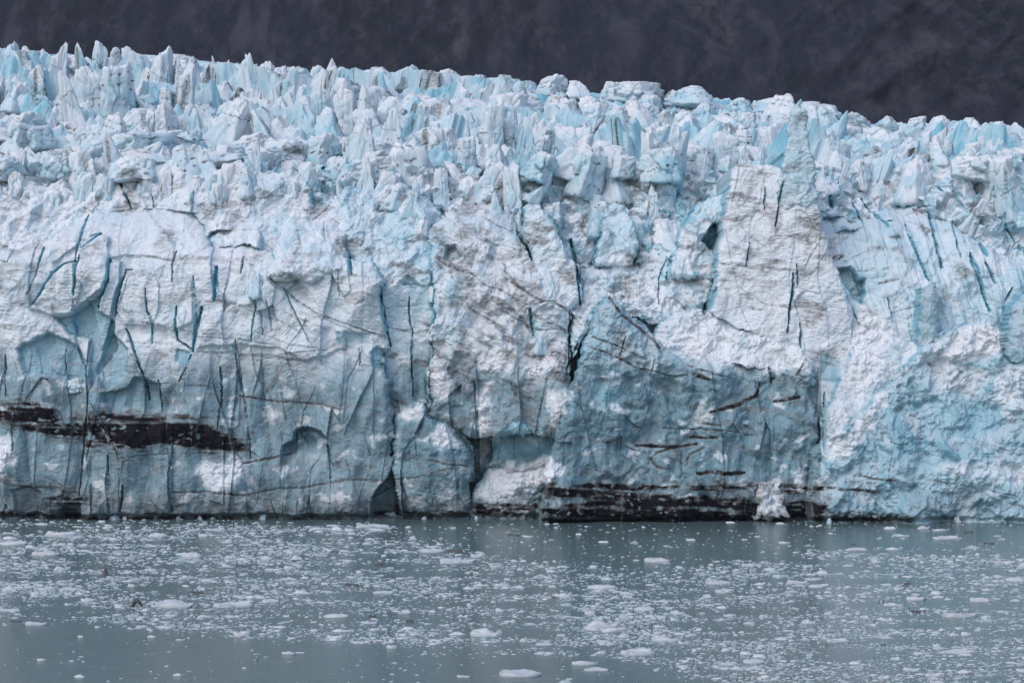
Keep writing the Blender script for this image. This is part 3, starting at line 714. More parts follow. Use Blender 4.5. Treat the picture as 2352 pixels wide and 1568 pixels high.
# crumbled snow heaps: outline, strength
SN = [
    ([(905, 950), (925, 936), (975, 920), (985, 958), (960, 965), (920, 968)], 1), ([(985, 1000), (1010, 980), (1030, 975), (1058, 1030), (1040, 1035), (1000, 1020)], 1),
    ([(985, 850), (1000, 826), (1018, 830), (1040, 880), (1046, 925), (1010, 920), (988, 890)], 1), ([(912, 818), (938, 814), (940, 836), (915, 836)], 1),
    ([(1092, 800), (1200, 790), (1300, 800), (1300, 830), (1245, 860), (1215, 870), (1190, 836), (1150, 858), (1100, 860)], .9), ([(1095, 890), (1125, 880), (1123, 1060), (1092, 1070)], 1),
    ([(1090, 1150), (1130, 1080), (1180, 1062), (1262, 1048), (1290, 1090), (1245, 1112), (1150, 1115), (1120, 1145)], 1), ([(1255, 900), (1300, 890), (1300, 940), (1270, 990)], .9),
    ([(1545, 725), (1620, 705), (1700, 750), (1850, 800), (1860, 850), (1700, 850), (1580, 820), (1540, 790)], .9), ([(1600, 950), (1640, 930), (1628, 975), (1580, 990)], .8),
    ([(0, 1010), (25, 1005), (40, 1050), (20, 1080), (0, 1085)], 1), ([(450, 1060), (475, 1050), (500, 1060), (540, 1045), (560, 1065), (555, 1100), (520, 1130), (470, 1120), (450, 1090)], .8),
    ([(140, 875), (205, 872), (210, 890), (140, 895)], .8), ([(600, 945), (625, 930), (640, 950), (620, 970)], .7), ([(60, 728), (85, 735), (85, 770), (65, 770)], .7), ([(260, 1010), (290, 1018), (300, 1032), (265, 1034)], .8),
    ([(1730, 1120), (1778, 1110), (1775, 1165), (1735, 1170)], 1), ([(1900, 1010), (1960, 980), (2000, 920), (2040, 900), (1990, 1000), (1930, 1060), (1890, 1060)], .9), ([(1985, 680), (2060, 770), (2000, 900), (1940, 980), (1890, 1040), (1940, 880), (1965, 780)], .9),
    ([(2170, 770), (2240, 740), (2290, 745), (2320, 800), (2230, 830), (2150, 830), (2110, 830)], .75), ([(2130, 1080), (2200, 1060), (2352, 1050), (2352, 1130), (2240, 1100)], .5), ([(2280, 870), (2352, 830), (2352, 950), (2300, 940)], .6),
    ([(1130, 1160), (1085, 1150), (1080, 1125), (1140, 1110), (1240, 1115), (1200, 1135)], .8), ([(1820, 1080), (1845, 1075), (1860, 1130), (1830, 1135)], .9), ([(1000, 1120), (1060, 1080), (1050, 1140), (1000, 1150)], .5),
    ([(0, 400), (300, 390), (620, 400), (640, 430), (480, 445), (420, 470), (320, 430), (200, 460), (100, 520), (0, 540)], .45),
]
# black debris bands: outline, strength, feather
DB = [
    ([(-60, 915), (0, 919), (67, 922), (129, 936), (135, 954), (194, 962), (205, 946), (270, 952), (323, 949), (383, 952), (458, 962), (512, 984), (555, 1014), (569, 1035), (540, 1040),
      (472, 1041), (399, 1024), (329, 1030), (256, 1024), (189, 1022), (108, 998), (0, 969), (-60, 960)], 1.0, 5),
    ([(1245, 1116), (1300, 1112), (1365, 1106), (1499, 1111), (1620, 1112), (1728, 1113), (1778, 1106), (1897, 1109), (1898, 1128), (1780, 1128), (1688, 1130), (1513, 1127), (1420, 1134), (1340, 1140), (1245, 1140)], 1.0, 4),
    ([(1340, 1136), (1420, 1130), (1513, 1130), (1560, 1140), (1688, 1142), (1740, 1148), (1897, 1152), (1898, 1215), (1240, 1215), (1240, 1168), (1330, 1160)], 1.0, 5),
    ([(1085, 1156), (1240, 1158), (1245, 1182), (1085, 1186)], .85, 5),
    ([(1900, 1168), (2010, 1170), (2060, 1178), (2100, 1182), (2100, 1215), (1898, 1215)], .6, 5),
    ([(-60, 1166), (60, 1168), (230, 1164), (400, 1168), (560, 1172), (700, 1170), (860, 1172), (910, 1160), (1085, 1172), (1085, 1215), (-60, 1215)], .62, 8),
    ([(90, 1130), (200, 1120), (215, 1160), (190, 1200), (100, 1200)], .6, 10), ([(20, 1100), (150, 1112), (180, 1125), (100, 1128), (20, 1120)], .5, 6),
    ([(396, 1133), (470, 1134), (470, 1150), (400, 1148)], .5, 8), ([(620, 1130), (670, 1128), (665, 1145), (625, 1146)], .45, 6),
    ([(1400, 1128), (1890, 1118), (1890, 1124), (1400, 1132)], .5, 4),
]
ANG = 0.2


def build_front():
    xs = np.arange(-133, 133.01, 0.2); zs = np.arange(-1.0, 101.0, 0.2)
    X, Z = np.meshgrid(xs, zs)
    px0 = CX + FOC * X / 510; py0 = HORIZ - FOC * (Z - CAMH) / 510
    # back of the front: steep below, falling back above the rim
    rim = np.interp(px0, [0, 900, 1400, 2352], [58, 56, 50, 52]) + 4 * gnoise(X / 22, Z * 0, 3)
    up = np.maximum(Z - rim, 0)
    tw = Z + 2.6 * tfbm(X / 6.5, Z / 7, 3, 61) + 1.5 * gnoise(X / 16, Z / 9, 62) + .12 * X
    tf = tw / 5.2 - np.floor(tw / 5.2)
    terr = np.minimum(up, 9) / 9 * 4.6 * (.5 - tf)
    D = terr + 507.5 + 0.12 * Z + up * 0.34 + up ** 2 * 0.013 + 2.5 * fbm(X / 26, Z / 30, 3, 2) + up * .10 * tfbm(X / 9, Z / 7, 3, 4)
    bid = np.full(X.shape, -1)
    sty = {k: np.zeros(X.shape) for k in ('fac', 'rub', 'col', 'str', 'flu', 'stp', 'dip', 'dirt', 'blue', 'snow', 'teal')}
    sty['fac'][:] = 1.35; sty['rub'][:] = .15; sty['blue'][:] = .28; sty['snow'][:] = .3
    low = sstep(800, 880, py0)
    PLAIN = [i for i, b_ in enumerate(BL) if b_[0] in ('ice_bank', 'ice_slab', 'ice_pinnacle', 'ice_pillar', 'serac')]
    wn1 = 1.2 * fbm(X / 6, Z / 6, 5, 70, .6); wn2 = 1.2 * fbm(X / 6, Z / 6, 5, 71, .6)
    edge = np.full(X.shape, 99.0)
    for n, (_, _, _, poly, Yb, lean, r, st) in enumerate(BL):
        mpp = Yb / FOC
        PX = CX + X / mpp + 7 * wn1; PY = HORIZ - (Z - CAMH) / mpp + 7 * wn2
        slx = st.get('slx', 0)
        xl = (min(p[0] for p in poly) - CX) * mpp
        sd = poly_sd(PX, PY, poly, 25) * mpp
        zb = CAMH + (HORIZ - np.mean([p[1] for p in poly])) * mpp
        r = r * .6
        t = np.clip(1 - sd / r, 0, 1)
        d = Yb + lean * (Z - zb) + slx * (X - xl) + r * (.45 * t + .5 * t ** 4)
        d = d + .05 * np.maximum(Z - 55, 0) ** 2 * (0 if n in PLAIN else 1)
        m = (sd > 0) & (d < D + 0.3)
        D = np.where(m, d, D); bid = np.where(m, n, bid); edge = np.where(m, sd, edge)
        for k in sty:
            sty[k] = np.where(m, st.get(k, 0.0), sty[k])
    PX = CX + FOC * X / D; PY = HORIZ - FOC * (Z - CAMH) / D
    low = sstep(770, 900, PY + 40 * gnoise(X / 14, Z / 40, 12)) * np.where(PX > 1885, .35, 1)
    sty['col'] = np.maximum(sty['col'], low * np.where((sty['rub'] > .3), .2, .9))
    sty['teal'] = np.maximum(sty['teal'], low * 0.95)
    sty['snow'] = sty['snow'] * (1 - .8 * low)
    # gullies and swells
    sx = bid * 37.7
    plain = np.isin(bid, PLAIN)
    D = D + np.where(plain, .6, 1.5) * fbm(X / 11 + sx, Z / 16, 3, 23) + np.where(plain, .3, 1.9) * tfbm(X / 17 + sx, Z / 21, 2, 24)
    # bays and feet along the waterline
    D = D + 1.6 * sstep(9, 0, Z) * tfbm(X / 6.5, Z / 9 + 3, 3, 26, .55)
    snow_m = np.zeros(X.shape); pid = np.zeros(X.shape, int)
    W1 = 5 * fbm(X / 3, Z / 3, 4, 81); W2 = 5 * fbm(X / 3, Z / 3, 4, 82)
    for n_, (poly, s) in enumerate(SN):
        a = sstep(-9, 11, poly_sd(PX + 2.6 * W1, PY + 2.6 * W2, poly, 20))
        snow_m = np.maximum(snow_m, s * a)
        if s > .65: pid = np.where(a > .5, 1 + n_, pid)
    sty['rub'] = np.maximum(sty['rub'], .55 * snow_m); sty['snow'] = np.maximum(sty['snow'], .72 * snow_m)
    sty['fac'] = np.maximum(sty['fac'], .7 * snow_m)
    sty['teal'] = sty['teal'] * (1 - snow_m); sty['blue'] = sty['blue'] * (1 - snow_m)
    # angular fracture facets at several sizes, a few stepped plates
    wx = .30 * gnoise(X / 7, Z / 7, 41); wz = .30 * gnoise(X / 7, Z / 7, 42)
    fa = sty['fac']
    h1, e1, id1 = facets(X / 5.5 + wx + sx, Z / 8 + wz, 51, .5, .5)
    h2, e2, id2 = facets(X / 2.1 + wx * 2 + sx, Z / 2.7 + wz * 2, 57, .25, .35)
    t1 = tfbm(X / 9.5 + wx + sx, Z / 12 + wz, 2, 43)
    t2 = tfbm(X / 3.1 + wx * 2 + sx, Z / 3.6 + wz * 2, 2, 46)
    t3 = tfbm(X / 1.15 + wx * 2, Z / 1.15 + wz * 2, 2, 48)
    D = D + (fa * (2.0 * t1 + 1.25 * t2 + .42 * t3) + np.minimum(fa, 1) * (.8 * h1 + .55 * h2)) * (1 - .5 * low)
    # wide open fractures between large plates in the broken upper part
    D = D + .35 * (bid == -1) * sstep(.05, 0, e1)
    # columns
    c1, ce, cid = facets(X / 4.4 + .3 * gnoise(X / 6, Z / 20, 91) + sx, Z / 22, 95, .6, .9)
    c2 = tfbm(X / 4.2 + .3 * gnoise(X / 6, Z / 9, 92) + sx, Z / 15, 2, 96, .4) + .5 * gnoise(X / 3 + sx, Z / 7, 98)
    D = D + sty['col'] * (1.45 * c1 + 1.1 * c2)
    # stepped plates divided by upright fractures
    s1, se, sid = facets(X / 5.2 + .25 * gnoise(X / 9, Z / 16, 191) + sx, Z / 17 + .2 * gnoise(X / 9, Z / 9, 192), 195, .55, .45)
    D = D + sty['stp'] * (1.7 * s1 + .10 * sstep(.03, 0, se)) * (1 - .5 * low)
    # slanted flutes
    q = (PX - .3 * (PY - 500)) / 10.0 + .5 * gnoise(X / 8, Z / 10, 99)
    D = D - sty['flu'] * (1.7 * ridged(q / 3.4, PY / 260, 2, 101) + .5 * ridged(q / 1.2, PY / 200, 2, 102) - 1.5)
    # fine ledges
    dip = sty['dip'] + .22 * sstep(580, 700, PX) * (bid == 5)
    zz = Z + dip * X + .9 * gnoise(X / 12, Z / 12, 110)
    led = ridged(X / 4.5 + sx, zz / .62, 2, 111)
    D = D - sty['str'] * (.15 * led + .11 * gnoise(X / 1.3, zz / .45, 113)) * (1 - .5 * low) * sstep(-.5, .5, fbm(X / 9, Z / 7, 3, 114))
    # crumbled lumps
    sty['rub'] = sty['rub'] * (.35 + 1.0 * sstep(-.25, .5, fbm(X / 11, Z / 9, 3, 124)))
    b1 = worley(X / 1.9, Z / 1.7, 121)[0]; b2 = worley(X / .85, Z / .8, 122)[0]; b3 = worley(X / .45, Z / .42, 123)[0]
    D = D + sty['rub'] * (1.9 * (b1 - .4) + 1.05 * (b2 - .4) + .45 * (b3 - .4) + 1.2 * fbm(X / 5, Z / 5, 3, 125))
    D = D + .07 * fbm(X / .9, Z / .9, 3, 130)
    blue = sty['blue'] + (.45 * (id1 - .5) + .35 * (id2 - .5) - .22 * t2) * np.minimum(fa, 1)
    teal = sty['teal'] + .25 * (cid - .5) * sty['col']
    snow = sty['snow'] * (1 - .35 * id2)
    dirt = sty['dirt'] * (.6 + .8 * sstep(-.2, .6, fbm(X / 7, Z / 6, 4, 159)))
    # waterline notch
    D = D + 2.2 * sstep(1.7, .4, Z + .5 * gnoise(X / 4, Z * 0, 140)) * (bid != 99)
    QX, QY = PX + .7 * W1, PY + .7 * W2
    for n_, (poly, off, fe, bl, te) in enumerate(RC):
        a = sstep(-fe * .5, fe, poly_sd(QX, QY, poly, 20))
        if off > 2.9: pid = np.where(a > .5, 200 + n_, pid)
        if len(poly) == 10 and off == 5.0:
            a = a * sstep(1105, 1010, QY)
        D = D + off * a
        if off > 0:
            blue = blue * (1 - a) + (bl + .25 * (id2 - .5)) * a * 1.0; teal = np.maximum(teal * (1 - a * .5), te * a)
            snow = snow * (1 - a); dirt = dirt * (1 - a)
    LX, LY = PX + .32 * W1, PY + .32 * W2
    for pts, w, dep, di, bl in CR:
        w *= .62 * (.55 + .95 * ((pts[0][0] * 7919 + pts[0][1] * 104729) % 97) / 97); bl *= .5
        d, t = line_d(LX, LY, pts, 26)
        ww = w * (.35 + .75 * np.sin(np.pi * np.clip(t * .94 + .03, 0, 1)) ** .7) * np.clip(1 + .7 * wn1, .3, 2)
        a = sstep(ww, ww * .45, d)
        D = D + dep * .85 * a
        xs_ = [p[0] for p in pts]; ys_ = [p[1] for p in pts]
        if w > 1.3 and max(ys_) - min(ys_) > .8 * (max(xs_) - min(xs_)):
            d2, t2_ = line_d(LX, LY, pts, 60)
            D = D + (.55 if int(xs_[0]) % 2 else -.55) * line_side(LX, LY, pts) * np.exp(-d2 / 20) * sstep(60, 40, d2) * np.sin(np.pi * np.clip(t2_, .02, .98))
        s = sstep(ww * 1.3, ww * .5, d)
        blue = np.maximum(blue, bl * s * 1.25); snow = snow * (1 - s); dirt = np.maximum(dirt, di * .9 * sstep(ww, ww * .3, d))
    dn = fbm(X / 2.2, Z / 1.4, 4, 150)
    lv = gnoise(X / 40 + sx, zz / 1.5, 151); lv2 = gnoise(X / 30 + sx, zz / .7 + 40, 152)
    pat = np.maximum(sstep(-.30, .35, fbm(X / 17 + sx, Z / 9, 3, 153)), .9 * (bid == 8)) * np.minimum(sty['str'], 1) * (1 - snow_m)
    lw = np.maximum(sstep(.11, .01, np.abs(lv)), .7 * sstep(.16, .01, np.abs(lv2))) * (.6 + .6 * dn)
    dirt = np.maximum(dirt, .58 * lw * pat)
    D = D + .10 * lw * pat
    # broad grey-brown smears that follow the same layers, thickest on the middle ridge
    sm = sstep(.10, .7, fbm(X / 13 + sx, zz / 3.2, 4, 154)) * (.40 + .16 * (bid == 8) + .18 * (bid == 4) + .12 * np.isin(bid, [9, 13]))
    dirt = np.maximum(dirt, sm * (1 - snow_m) * np.where(PX > 1950, .4, 1))
    # grey silt bands in the dense lower ice
    dirt = np.maximum(dirt, low * (1 - snow_m) * .34 * sstep(.0, .55, gnoise(X / 45, (Z + .06 * X + .5 * gnoise(X / 9, Z / 5, 155)) / 2.3, 156)))
    for pts, w, s_ in DL:
        w *= 1.25
        s_ = min(1, s_ * (1.2 if w > 6 else .86))
        w *= .85
        d, t = line_d(LX, LY, pts, 30)
        ww = w * (.5 + .6 * np.sin(np.pi * np.clip(t, .02, .98)) ** .5) * np.clip(1 + .35 * dn, .6, 1.5)
        a = (.66 * sstep(ww * .95, ww * .2, d) + .34 * sstep(ww * 3.2, 0, d)) * s_ * (.88 + .22 * dn)
        dirt = np.maximum(dirt, a)
        if w < 6: D = D + .22 * sstep(ww, ww * .3, d)
    for n_, (poly, s_, fe) in enumerate(DB):
        rag = 9 * fbm(X / 5, Z / .8, 4, 162) + 8 * fbm(X / 3.5, Z / 3, 4, 164)
        sdb = poly_sd(PX + 1.1 * W1, PY + .8 * W2 + rag, poly, 34)
        a = .58 * sstep(-fe, 3.0 * fe, sdb) + .44 * sstep(-30, 10, sdb)
        if s_ > .8: pid = np.where(sdb > 1, 100 + n_, pid)
        lay = .96 + .55 * fbm(X / 18, (Z + .05 * X) / 1.3, 3, 160) - .35 * sstep(.1, .5, gnoise(X / 60, Z / 1.1, 165)) + .15 * fbm(X / 1.8, Z / 1.4, 3, 161) - .5 * sstep(.35, .9, fbm(X / 4, Z / 1.8, 3, 163))
        dirt = np.maximum(dirt, np.clip(1.2 * a * s_ * lay, 0, 1)); snow = snow * (1 - a)
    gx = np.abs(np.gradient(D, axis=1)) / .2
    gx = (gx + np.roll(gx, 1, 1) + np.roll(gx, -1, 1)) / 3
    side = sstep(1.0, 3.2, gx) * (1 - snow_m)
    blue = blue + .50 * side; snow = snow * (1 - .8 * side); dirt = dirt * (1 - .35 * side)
    # crumbs of snow caught on small ledges low down
    crumb = low * sstep(.42, .72, fbm(X / 4.2 + 31, Z / 3.4, 4, 158)) * (1 - sstep(.5, .9, dirt))
    snow = np.maximum(snow, .42 * crumb); teal = teal * (1 - .6 * crumb)
    fleck = sstep(.30, .55, fbm(X / 1.3, Z / .9, 3, 166)) * sstep(-.1, .4, fbm(X / 6, Z / 4, 2, 167))
    dirt = dirt * (1 - .75 * fleck * sstep(.55, .8, dirt))
    # natural dirt settling on ledges of the broken upper part
    upd = sstep(.15, .8, fbm(X / 11, Z / 6, 4, 170)) * sstep(800, 640, PY)
    dirt = np.maximum(dirt, .5 * upd)
    # silt-laden basal ice
    dirt = np.maximum(dirt, .48 * sstep(1050, 1180, PY + 22 * gnoise(X / 9, Z / 3, 171)) * np.where(PX > 1900, .5, 1) * (1 - snow_m))
    dirt = np.clip(dirt, 0, 1)
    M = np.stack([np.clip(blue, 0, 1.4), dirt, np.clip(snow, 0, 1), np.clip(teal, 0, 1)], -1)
    nz, nx = X.shape
    i = np.arange(nx * nz).reshape(nz, nx)
    F = np.stack([i[:-1, :-1], i[:-1, 1:], i[1:, 1:], i[1:, :-1]], -1).reshape(-1, 4)
    Dv = D.ravel(); bv = bid.ravel()
    k = np.argmin(Dv[F], axis=1)
    fb = bv[F][np.arange(len(F)), k]
    zlim = (86 + 3 * gnoise(X / 9, Z * 0, 180)).ravel()
    fg = fb.reshape(nz - 1, nx - 1)
    for b in [i for i, q in enumerate(BL) if q[0] == 'snow_shoulder']:
        m = fg == b
        r_, c_ = np.where(m)
        if not len(r_): continue
        sl = (slice(r_.min(), r_.max() + 1), slice(c_.min(), c_.max() + 1))
        mm = np.pad(m[sl], 1)
        lb = np.where(mm, np.arange(1, mm.size + 1).reshape(mm.shape), 0)
        while True:
            nl = lb.copy()
            for ax, sh in ((0, 1), (0, -1), (1, 1), (1, -1)):
                nl = np.maximum(nl, np.roll(lb, sh, ax))
            nl = np.where(mm, nl, 0)
            if (nl == lb).all(): break
            lb = nl
        v_, n_ = np.unique(lb[lb > 0], return_counts=True)
        big = v_[np.argmax(n_)]
        fg[sl] = np.where((lb[1:-1, 1:-1] > 0) & (lb[1:-1, 1:-1] != big), -1, fg[sl])
    fb = fg.ravel()
    anyback = (bv[F] == -1).any(axis=1)
    keep = ~(anyback & (Z.ravel()[F[:, 0]] > zlim[F[:, 0]]))
    fp = pid.ravel()[F[np.arange(len(F)), k]]
    V = np.stack([X.ravel(), Dv, Z.ravel()], -1); M = M.reshape(-1, 4)
    for b in range(-1, len(BL)):
        f = F[(fb == b) & keep]
        if not len(f):
            continue
        u, inv = np.unique(f, return_inverse=True)
        f = inv.reshape(-1, 4)
        if b < 0:
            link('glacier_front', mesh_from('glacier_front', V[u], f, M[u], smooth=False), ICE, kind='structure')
        else:
            nm, lab, cat = BL[b][:3]
            fq = F[(fb == b) & keep]; pq = fp[(fb == b) & keep]
            ids, cn = np.unique(pq, return_counts=True)
            own = [int(i_) for i_, c_ in zip(ids, cn) if i_ > 0 and c_ > 500 and not nm.startswith('snow')]      # parts with a look of their own
            main = fq[~np.isin(pq, own)]
            u, inv = np.unique(main, return_inverse=True)
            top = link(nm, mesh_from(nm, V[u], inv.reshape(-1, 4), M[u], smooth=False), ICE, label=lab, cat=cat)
            for i_ in own:
                u, inv = np.unique(fq[pq == i_], return_inverse=True)
                pn, pl_ = ('snow_patch', 'crumbled white snow patch') if i_ < 100 else ('debris_band', 'black band of dirt-laden ice') if i_ < 200 else ('ice_cave', 'shadowed blue-grey hollow')
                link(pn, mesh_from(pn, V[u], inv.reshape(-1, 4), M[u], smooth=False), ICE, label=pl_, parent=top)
    return X, Z, D


FX, FZ, FD = build_front()


def front_Y(px, py):                           # distance of the front seen at a photo point
    Y = 505.0
    for _ in range(4):
        x, _, z = at(px, py, Y)
        j = int(round((x + 133) / .2)); i = int(round((z + 1) / .2))
        if not (0 <= i < FD.shape[0] and 0 <= j < FD.shape[1]):
            return None
        Y = float(FD[i, j])
    return Y


# ---------------------------------------------------------------- labels for the many: by look and by the nearest landmark
LATE = []
CUTS = (' on ', ' at ', ' below ', ' above ', ' beside ', ' right of ', ' left of ', ' behind ', ' under ', ' in ', ' next ', ' near ', ' over ', ' by ', ' with ', ' just ', ' rising ', ' standing ', ' where ',
        ' topping ', ' against ', ' leaning ', ' filling ', ' set ', ' split ', ' marked ', ' between ', ' before ', ' running ', ' spilling ', ' cut ', ' low ', ' close ', ' lying ', ' right', ' and ', ' hanging ', ' stuck ', ' perched ')


def short(lab):
    i = min([lab.find(c, 6) for c in CUTS if lab.find(c, 6) > 0] + [len(lab)])
    return lab[:i].strip(' ,')


def finish_labels(marks):
    cnt = {}
    for _, _, l in marks:
        cnt[short(l)] = cnt.get(short(l), 0) + 1
    marks = [(x, y, short(l)) for x, y, l in marks if cnt[short(l)] == 1 and 2 <= len(short(l).split()) <= 7]
    used = {}
    order = sorted(LATE, key=lambda q: -q[3] * q[4])
    for o, x, y, w, h, noun, fam in order:
        ds = sorted(marks, key=lambda m: (m[0] - x) ** 2 + ((m[1] - y) * 1.6) ** 2)[:9]
        done = None
        for mx, my, ml in ds:
            dx, dy = x - mx, y - my
            far = math.hypot(dx, dy) > 110
            if abs(dx) > 1.3 * abs(dy):
                rel = ('well ' if far else 'just ') + ('right of' if dx > 0 else 'left of')
            else:
                rel = ('well ' if far else 'just ') + ('below' if dy > 0 else 'above')
            lab = f'{noun} {rel} the {ml}'
            if lab not in used and len(lab.split()) <= 16:
                done = lab
                break
        if done is None:
            done = f'{noun} {rel} the {ml}'
        used.setdefault(done, []).append(o)
        o['label'] = done
    for lab, os_ in used.items():
        if len(os_) > 1:
            for o in os_:
                o['group'] = 'pieces ' + lab.split(' ', 1)[1][:60]


# ---------------------------------------------------------------- seracs on the slope
def n3(p, seed):
    i = np.floor(p); f = p - i
    u = f * f * (3 - 2 * f)
    r = 0
    for a in (0, 1):
        for b in (0, 1):
            for c in (0, 1):
                h = _h(i[:, 0] + a + 57 * (i[:, 2] + c), i[:, 1] + b + 131 * (i[:, 2] + c), seed)
                r = r + h * (u[:, 0] if a else 1 - u[:, 0]) * (u[:, 1] if b else 1 - u[:, 1]) * (u[:, 2] if c else 1 - u[:, 2])
    return r * 2 - 1


def w3(p, seed):
    i = np.floor(p)
    f1 = np.full(len(p), 9.0); f2 = f1.copy(); rid = np.zeros(len(p)); dd = np.zeros(p.shape)
    for a in (-1, 0, 1):
        for b in (-1, 0, 1):
            for c in (-1, 0, 1):
                kx = i[:, 0] + a + 57 * (i[:, 2] + c); ky = i[:, 1] + b + 131 * (i[:, 2] + c)
                q = np.stack([i[:, 0] + a + _h(kx, ky, seed), i[:, 1] + b + _h(kx, ky, seed + 1), i[:, 2] + c + _h(kx, ky, seed + 2)], -1)
                d = np.linalg.norm(p - q, axis=1)
                m = d < f1
                f2 = np.where(m, f1, np.minimum(f2, d)); f1 = np.where(m, d, f1)
                rid = np.where(m, _h(kx, ky, seed + 3), rid); dd[m] = (p - q)[m]
    return f1, f2, rid, dd


def ico(sub):
    bm = bmesh.new()
    bmesh.ops.create_icosphere(bm, subdivisions=sub, radius=1)
    v = np.array([x.co[:] for x in bm.verts]); f = np.array([[w.index for w in q.verts] for q in bm.faces])
    bm.free()
    return v, f


ICO = {s: ico(s) for s in (2, 3, 5)}


def serac_mesh(kind, seed, sub=5):
    r = np.random.default_rng(seed)
    v, f = ICO[sub]
    c = np.array([0, 0, .42])
    d = v * np.array([.55, .55, 1.0]); d /= np.linalg.norm(d, axis=1)[:, None]
    pl = []
    def plane(phi, eps, dist):
        pl.append((np.array([math.cos(phi) * math.cos(eps), math.sin(phi) * math.cos(eps), math.sin(eps)]), dist))
    n = r.integers(5, 8)
    ph0 = r.uniform(0, 6.28)
    apex = np.array([r.uniform(-.09, .09), r.uniform(-.05, .05), 1.0]) - c
    if kind == 'blade':
        sg = r.choice([-1, 1])
        steep, flat = r.uniform(-4, 10), r.uniform(20, 40)
        for ph, e in ((-1.57 + r.uniform(-.5, .5), r.uniform(10, 24)), (1.57 + r.uniform(-.4, .4), r.uniform(6, 20)), (0 if sg > 0 else 3.14, steep), (3.14 if sg > 0 else 0, flat),
                      (-1.57 + sg * r.uniform(.5, 1.1), r.uniform(14, 34)), (r.uniform(-3.1, 0), r.uniform(20, 45))):
            e = R(e); ph += r.uniform(-.2, .2)
            nn = np.array([math.cos(ph) * math.cos(e), math.sin(ph) * math.cos(e), math.sin(e)])
            plane(ph, e, float(nn @ apex) + (r.uniform(.0, .06) if e > .6 else r.uniform(.03, .16)))
    for k in range(n if kind != 'blade' else 0):
        ph = ph0 + (k + r.uniform(-.3, .3)) * 6.283 / n
        if kind == 'column':
            plane(ph, R(r.uniform(0, 9)), r.uniform(.19, .30))
        elif kind == 'hump':
            plane(ph, R(r.uniform(8, 36)), r.uniform(.28, .42))
        else:
            plane(ph, R(r.uniform(-6, 20)), r.uniform(.25, .38))
    tops = dict(blade=1, column=3, hump=5, block=3)[kind]
    for k in range(tops):
        e = dict(blade=(25, 55), column=(35, 70), hump=(38, 78), block=(45, 85))[kind]
        plane(r.uniform(0, 6.28), R(r.uniform(*e)), r.uniform(.40, .56) if kind != 'blade' else r.uniform(.42, .5))
    if kind == 'hump':
        plane(0, R(88), .40)
    pl.append((np.array([0, 0, -1.0]), .46))
    rad = np.full(len(v), 9.0)
    soft = []
    for nrm, ds in pl:
        q = d @ nrm
        rr = np.where(q > 1e-3, ds / np.maximum(q, 1e-3), 9.0)
        soft.append(rr)
    soft = np.sort(np.array(soft), axis=0)
    kk = .014 if kind != 'hump' else .04          # a little rounding of the edges
    h = np.clip(.5 + .5 * (soft[1] - soft[0]) / kk, 0, 1)
    rad = soft[1] * (1 - h) + soft[0] * h - kk * h * (1 - h)
    p = c + d * rad[:, None]
    off = r.uniform(0, 50, 3)
    f1, f2, rid, dd = w3(p * np.array([4.5, 4.5, 3.0]) + off, seed)
    amp = dict(blade=.05, column=.05, hump=.05, block=.065)[kind]
    disp = amp * ((rid - .5) * 1.6 + dd[:, 0] * (rid - .3) - .7 * sstep(.12, 0, f2 - f1))
    disp += .030 * n3(p * 5 + off, seed + 7) + .018 * n3(p * 11 + off, seed + 8) + .010 * n3(p * 23 + off, seed + 9)
    tq = p[:, 2] + r.uniform(-.4, .4) * p[:, 0] + .05 * n3(p * 3 + off, seed + 12)
    disp += .006 * n3(np.stack([p[:, 0] * 2, p[:, 1] * 2, tq * 40], -1), seed + 10)
    if kind in ('column', 'blade'):               # vertical fluting
        ang = np.arctan2(p[:, 1], p[:, 0])
        disp += .016 * n3(np.stack([np.cos(ang) * 4, np.sin(ang) * 4, p[:, 2] * .8], -1) + off, seed + 11)
    p = p + d * disp[:, None]
    p[:, 0] += r.uniform(-.16, .16) * np.maximum(p[:, 2], 0) ** 1.5
    p[:, 2] = (p[:, 2] - p[:, 2].min()) / (p[:, 2].max() - p[:, 2].min())
    w = p[:, 0].max() - p[:, 0].min()
    p[:, :2] /= w
    blue = .18 + .55 * (rid - .25) * r.uniform(.5, 1.2) + .25 * n3(p * 3 + off, seed + 14) + .3 * sstep(.10, 0, f2 - f1)
    dirt = np.zeros(len(p))
    for k in range(r.integers(1, 5)):
        q0 = r.uniform(.2, .95)
        dirt = np.maximum(dirt, r.uniform(.35, .9) * np.exp(-((tq - q0) / r.uniform(.006, .016)) ** 2))
    if r.random() < .4:
        dirt = np.maximum(dirt, .55 * sstep(.15, .6, n3(p * np.array([4, 4, 1.5]) + off, seed + 15)))
    snow = .55 * sstep(.5, 1.0, p[:, 2]) + .1
    M = np.stack([blue, dirt, snow, np.zeros(len(p))], -1)
    return mesh_from('serac', p, f, M)


KINDS = ['blade', 'column', 'hump', 'block']
KINDS_ALL = KINDS
PROTO = {k: [serac_mesh(k, 100 * i + j + 5) for j in range(n)] for i, (k, n) in enumerate(zip(KINDS, (10, 7, 8, 7)))}
me_ = serac_mesh('block', 4321)
co_ = np.empty(len(me_.vertices) * 3, np.float32); me_.vertices.foreach_get('co', co_); co_ = co_.reshape(-1, 3).astype(float)
dr_ = co_ - np.array([0, 0, .5]); dr_ /= np.linalg.norm(dr_, axis=1)[:, None]
co_ += dr_ * (.13 * n3(co_ * 3.2, 11) + .08 * n3(co_ * 7, 12) + .05 * n3(co_ * 15, 13))[:, None]
me_.vertices.foreach_set('co', co_.astype(np.float32).ravel()); me_.update(); me_.materials.append(SERAC)
mk_ = np.zeros((len(co_), 4), np.float32); mk_[:, 1] = .5 * sstep(-.1, .4, n3(co_ * 3, 14)); mk_[:, 2] = .5
me_.attributes['mask'].data.foreach_set('color', mk_.ravel())
